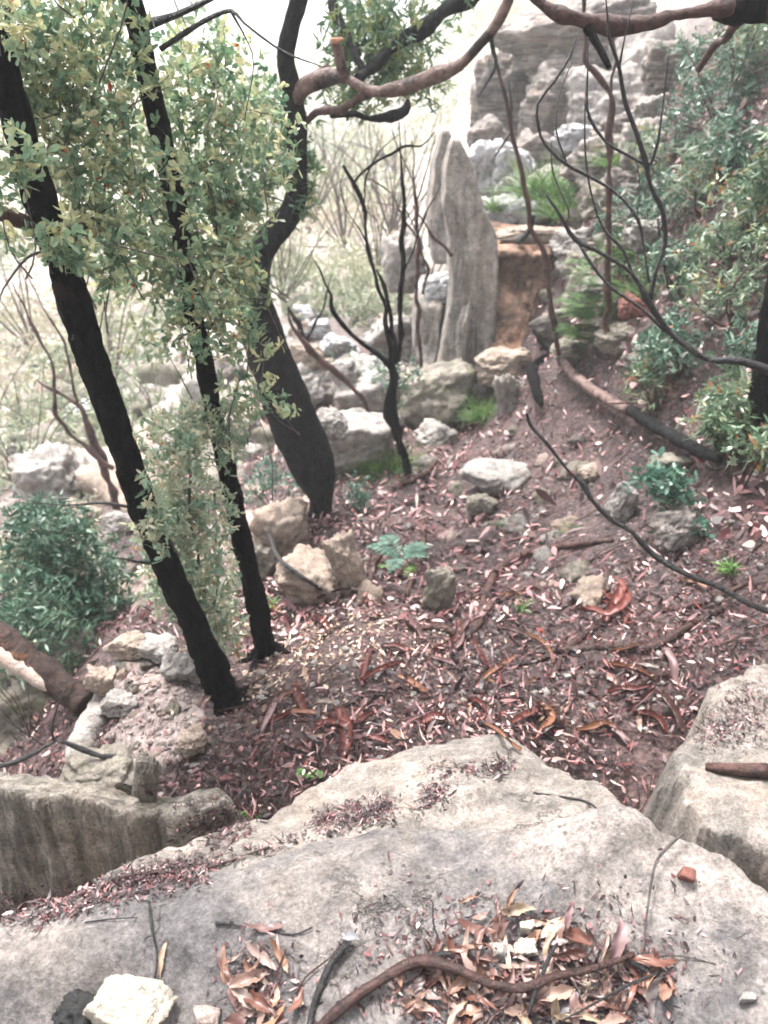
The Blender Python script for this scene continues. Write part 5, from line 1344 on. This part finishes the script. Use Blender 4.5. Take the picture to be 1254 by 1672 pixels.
# litter packed in the seams (many tiny bits)
g = Geo(); pts = []
for lst, sp_, n in (([(0,1488),(120,1470),(240,1440),(330,1418)], 15, 2200), ([(330,1418),(420,1395),(500,1365)], 6, 120), ([(520,1345),(580,1335),(640,1318)], 11, 800), ([(690,1310),(730,1290)], 9, 240), ([(700,1255),(800,1258),(840,1245)], 7, 260), ([(1180,1180),(1254,1150)], 24, 700), ([(1140,1200),(1180,1195)], 12, 200), ([(300,1350),(400,1320),(350,1375)], 20, 900),([(640,1570),(900,1640),(1050,1600)],75,2200),([(400,1560),(440,1640)],30,320),([(600,1300),(500,1350)],6,60)):
    for i in range(n):
        u = rng.random() * (len(lst) - 1); k = int(u); f = u - k
        a = np.array(lst[k]) * (1 - f) + np.array(lst[k + 1]) * f + rng.normal(size=2) * sp_
        p, q = hit(a[0], a[1])
        pts.append((tuple(p), tuple(q)))
P = np.array([p for p, q in pts]); Nn = np.array([q for p, q in pts]); n = len(P)
g.add(*leaves_on(n, P, Nn, .012 * rng.lognormal(0, .5, n), .0045 * rng.lognormal(0, .4, n), np.clip(rng.beta(1.2, 2.4, n), 0, .93), .010, .28))
tag(g.build('seam_litter', M['litter']), 'dark leaf crumbs packed into the seams and hollows of the ledge rocks', 'litter', kind='stuff')

L12 = SURF[1:3]
def fstick(lst, label, mat='stick', lift=1.0, name='stick', sides=10):
    P, r = [], []
    for px, py, wd, dz in lst:
        p, q = hit(px, py, L12); rr = .78 * wd * mpp(px, py, p.y) / 2
        P.append(np.array(p) + np.array((0, 0, rr * lift + dz)) + rng.normal(size=3) * .0025); r.append(rr * (1 + .12 * rng.normal()))
    V, Q = tube(P, r, sides, .012, .12, 60, .003)
    return tag(build(name, V, Q, M[mat], None, None, tuple(P[0])), label, 'stick')
fstick([(515,1690,22,.0),(560,1650,22,.01),(620,1612,22,.012),(670,1590,24,.015),(700,1582,26,.02),(740,1600,20,.03),(800,1625,17,.035),(850,1628,15,.035),(900,1612,16,.04),(960,1600,14,.04),(1030,1575,10,.03)], 'long wet bent stick running into the wide leaf heap')
fstick([(700,1580,18,.02),(722,1573,14,.02),(738,1570,9,.015)], 'short dark stub at the elbow of the bent stick', 'twig')
fstick([(505,1690,15,0),(515,1640,15,.004),(535,1590,14,.008),(555,1565,14,.01),(570,1548,10,.01)], 'dark forked stick standing left of the bent stick', 'twig')
fstick([(555,1567,10,.008),(562,1555,14,.012),(565,1542,12,.014)], 'knobbly stub on the dark forked stick', 'twig')
fstick([(480,1630,4,.005),(500,1600,4,.01),(545,1565,3,.01),(560,1540,2,.01)], 'very thin twig beside the dark forked stick', 'stick')
fstick([(248,1478,4,.01),(252,1520,5,.012),(257,1560,5,.01),(252,1600,5,.006),(250,1620,4,.003)], 'thin upright twig above the cream stone', 'twig')
fstick([(352,1512,7,.003),(380,1512,5,.006),(430,1525,4,.004),(480,1526,4,.003),(510,1516,3,.003)], 'curved black twig lying on the middle of the ledge', 'twig')
fstick([(705,1475,3,.003),(708,1510,4,.004),(718,1540,4,.006),(724,1562,4,.006)], 'thin twig pointing up from the wide leaf heap', 'twig')
fstick([(1045,1570,5,.02),(1050,1500,5,.03),(1065,1430,6,.03),(1085,1398,6,.03),(1112,1372,5,.02)], 'slender grey twig curving up to the ledge rim at right', 'gtwig')
fstick([(860,1672,9,.03),(870,1640,10,.04),(895,1580,9,.045),(905,1560,7,.04)], 'black forked twig in the middle of the wide leaf heap', 'twig')
fstick([(880,1690,6,.01),(950,1660,6,.03),(1020,1625,6,.03),(1080,1590,5,.012)], 'thin straight twig across the right of the heap', 'twig')
fstick([(1020,1600,5,.02),(1060,1570,4,.01),(1110,1565,3,.004),(1170,1575,2,.003)], 'fine twig trailing right from the leaf heap', 'gtwig')
fstick([(1010,1580,8,.03),(1050,1595,9,.02),(1090,1605,6,.006)], 'dark short stick at the right end of the heap', 'twig')
fstick([(180,1440,5,.004),(240,1428,6,.006),(300,1424,5,.006),(360,1412,5,.004),(440,1385,4,.003)], 'dark stick lying along the litter seam of the ledge', 'stick')
fstick([(140,1508,3,.002),(180,1502,3,.003),(225,1500,2,.002)], 'hair thin twig on the left of the ledge', 'twig')
fstick([(870,1295,4,.003),(950,1310,5,.004),(985,1330,4,.003)], 'dark twig lying on the rock bed behind the ledge rim', 'twig')
def fstone(px, py, wd, ht, mat, label, seed, name='stone', cat='stone', e=(0, 0, 0), boxy=.8, rough=.07, sharp=16, n=18, cuts=7):
    p, q = hit(px, py + ht * .3, L12); s = mpp(px, py, p.y)
    V, Q = rock_shape((wd * s * .58, wd * s * .42, ht * s * .42), seed, n, cuts, sharp, rough, boxy)
    V = rot(V, e); c = np.array(p) + np.array((0, 0, -V[:, 2].min() - .004))
    return tag(build(name, V + c, Q, M[mat], None, None, tuple(p)), label, cat)
fstone(216, 1638, 112, 78, 'cream', 'cream angular stone block at the bottom left of the ledge', 31, e=(0, R(10), R(-20)), boxy=.85, cuts=8, sharp=45, rough=.10, n=36)
fstone(140, 1660, 90, 48, 'charcoal', 'lump of black charcoal left of the cream stone', 47, 'charcoal_lump', 'charcoal', (0, R(12), R(-20)), .3, .3, 8, 18, 12)
fstone(342, 1656, 38, 36, 'pink', 'pale pinkish stone between the cream stone and the small leaf heap', 53)
fstone(1120, 1428, 26, 24, 'red', 'round reddish pebble on the bare right part of the ledge', 62, 'pebble', 'pebble', boxy=.1, rough=.05, cuts=2, sharp=5)
fstone(858, 1510, 22, 30, 'cream', 'small cream stone chip at the top of the leaf heap', 67)
fstone(858, 1545, 34, 26, 'cream', 'crumbling cream chip lower in the leaf heap', 71, rough=.2)
fstone(1220, 1625, 20, 20, 'pale', 'tiny pale pebble near the right bottom corner', 73, 'pebble', 'pebble', boxy=.2)
fstone(812, 1550, 30, 26, 'pale', 'grey square chip among the heap leaves', 79)
p, q = hit(574, 1542, L12); o = put_leaf(p, q, .03, 'small round grey leaf on the tip of the dark forked stick', None, .03, .1); o.data = o.data.copy(); o.data.materials[0] = M['greyleaf']
o.matrix_world = Matrix.Translation(Vector(p) + Vector((0, 0, .02))) @ Matrix.Rotation(R(25), 4, 'X') @ Matrix.Diagonal((.036, .09, .03, 1))
for px, py, sz_, lb in ((1000,1550,.095,'broad mauve bark leaf lying at the top right of the heap'),(930,1505,.06,'upright pinkish leaf at the peak of the heap')):
    p, q = hit(px, py, L12); o = put_leaf(p, q, sz_, lb, None, .02, .1); o.data = o.data.copy(); o.data.materials[0] = M['mauve']
    o.matrix_world = Matrix.Translation(Vector(p) + Vector((0, 0, .03))) @ Matrix.Rotation(R(35), 4, 'X') @ Matrix.Rotation(R(70 if sz_ < .1 else 15), 4, 'Z') @ Matrix.Diagonal((sz_, sz_ * 1.9 if sz_ > .1 else sz_ * 1.3, sz_, 1))

# ------------------------------------------------------------------ mist
me = bpy.data.meshes.new('haze')
x0, x1, y0, y1, z0, z1 = -252, 252, -252, 252, float(GV[:, 2].min()) - 1, float(max(GV[:, 2].max(), 10)) + 3
vs = [(x, y, z) for x in (x0, x1) for y in (y0, y1) for z in (z0, z1)]
me.from_pydata(vs, [], [(0, 1, 3, 2), (4, 6, 7, 5), (0, 4, 5, 1), (2, 3, 7, 6), (0, 2, 6, 4), (1, 5, 7, 3)])
hm = bpy.data.materials.new('mist'); hm.use_nodes = True
for n_ in list(hm.node_tree.nodes):
    if n_.type != 'OUTPUT_MATERIAL': hm.node_tree.nodes.remove(n_)
pv = hm.node_tree.nodes.new('ShaderNodeVolumePrincipled')
pv.inputs['Color'].default_value = (0.95, 0.975, 0.985, 1)
pv.inputs['Density'].default_value = 0.0034
pv.inputs['Anisotropy'].default_value = 0.2
hm.node_tree.links.new(pv.outputs[0], hm.node_tree.nodes['Material Output'].inputs['Volume'])
me.materials.append(hm)
hz = bpy.data.objects.new('haze', me); COL.objects.link(hz)
tag(hz, kind='stuff')
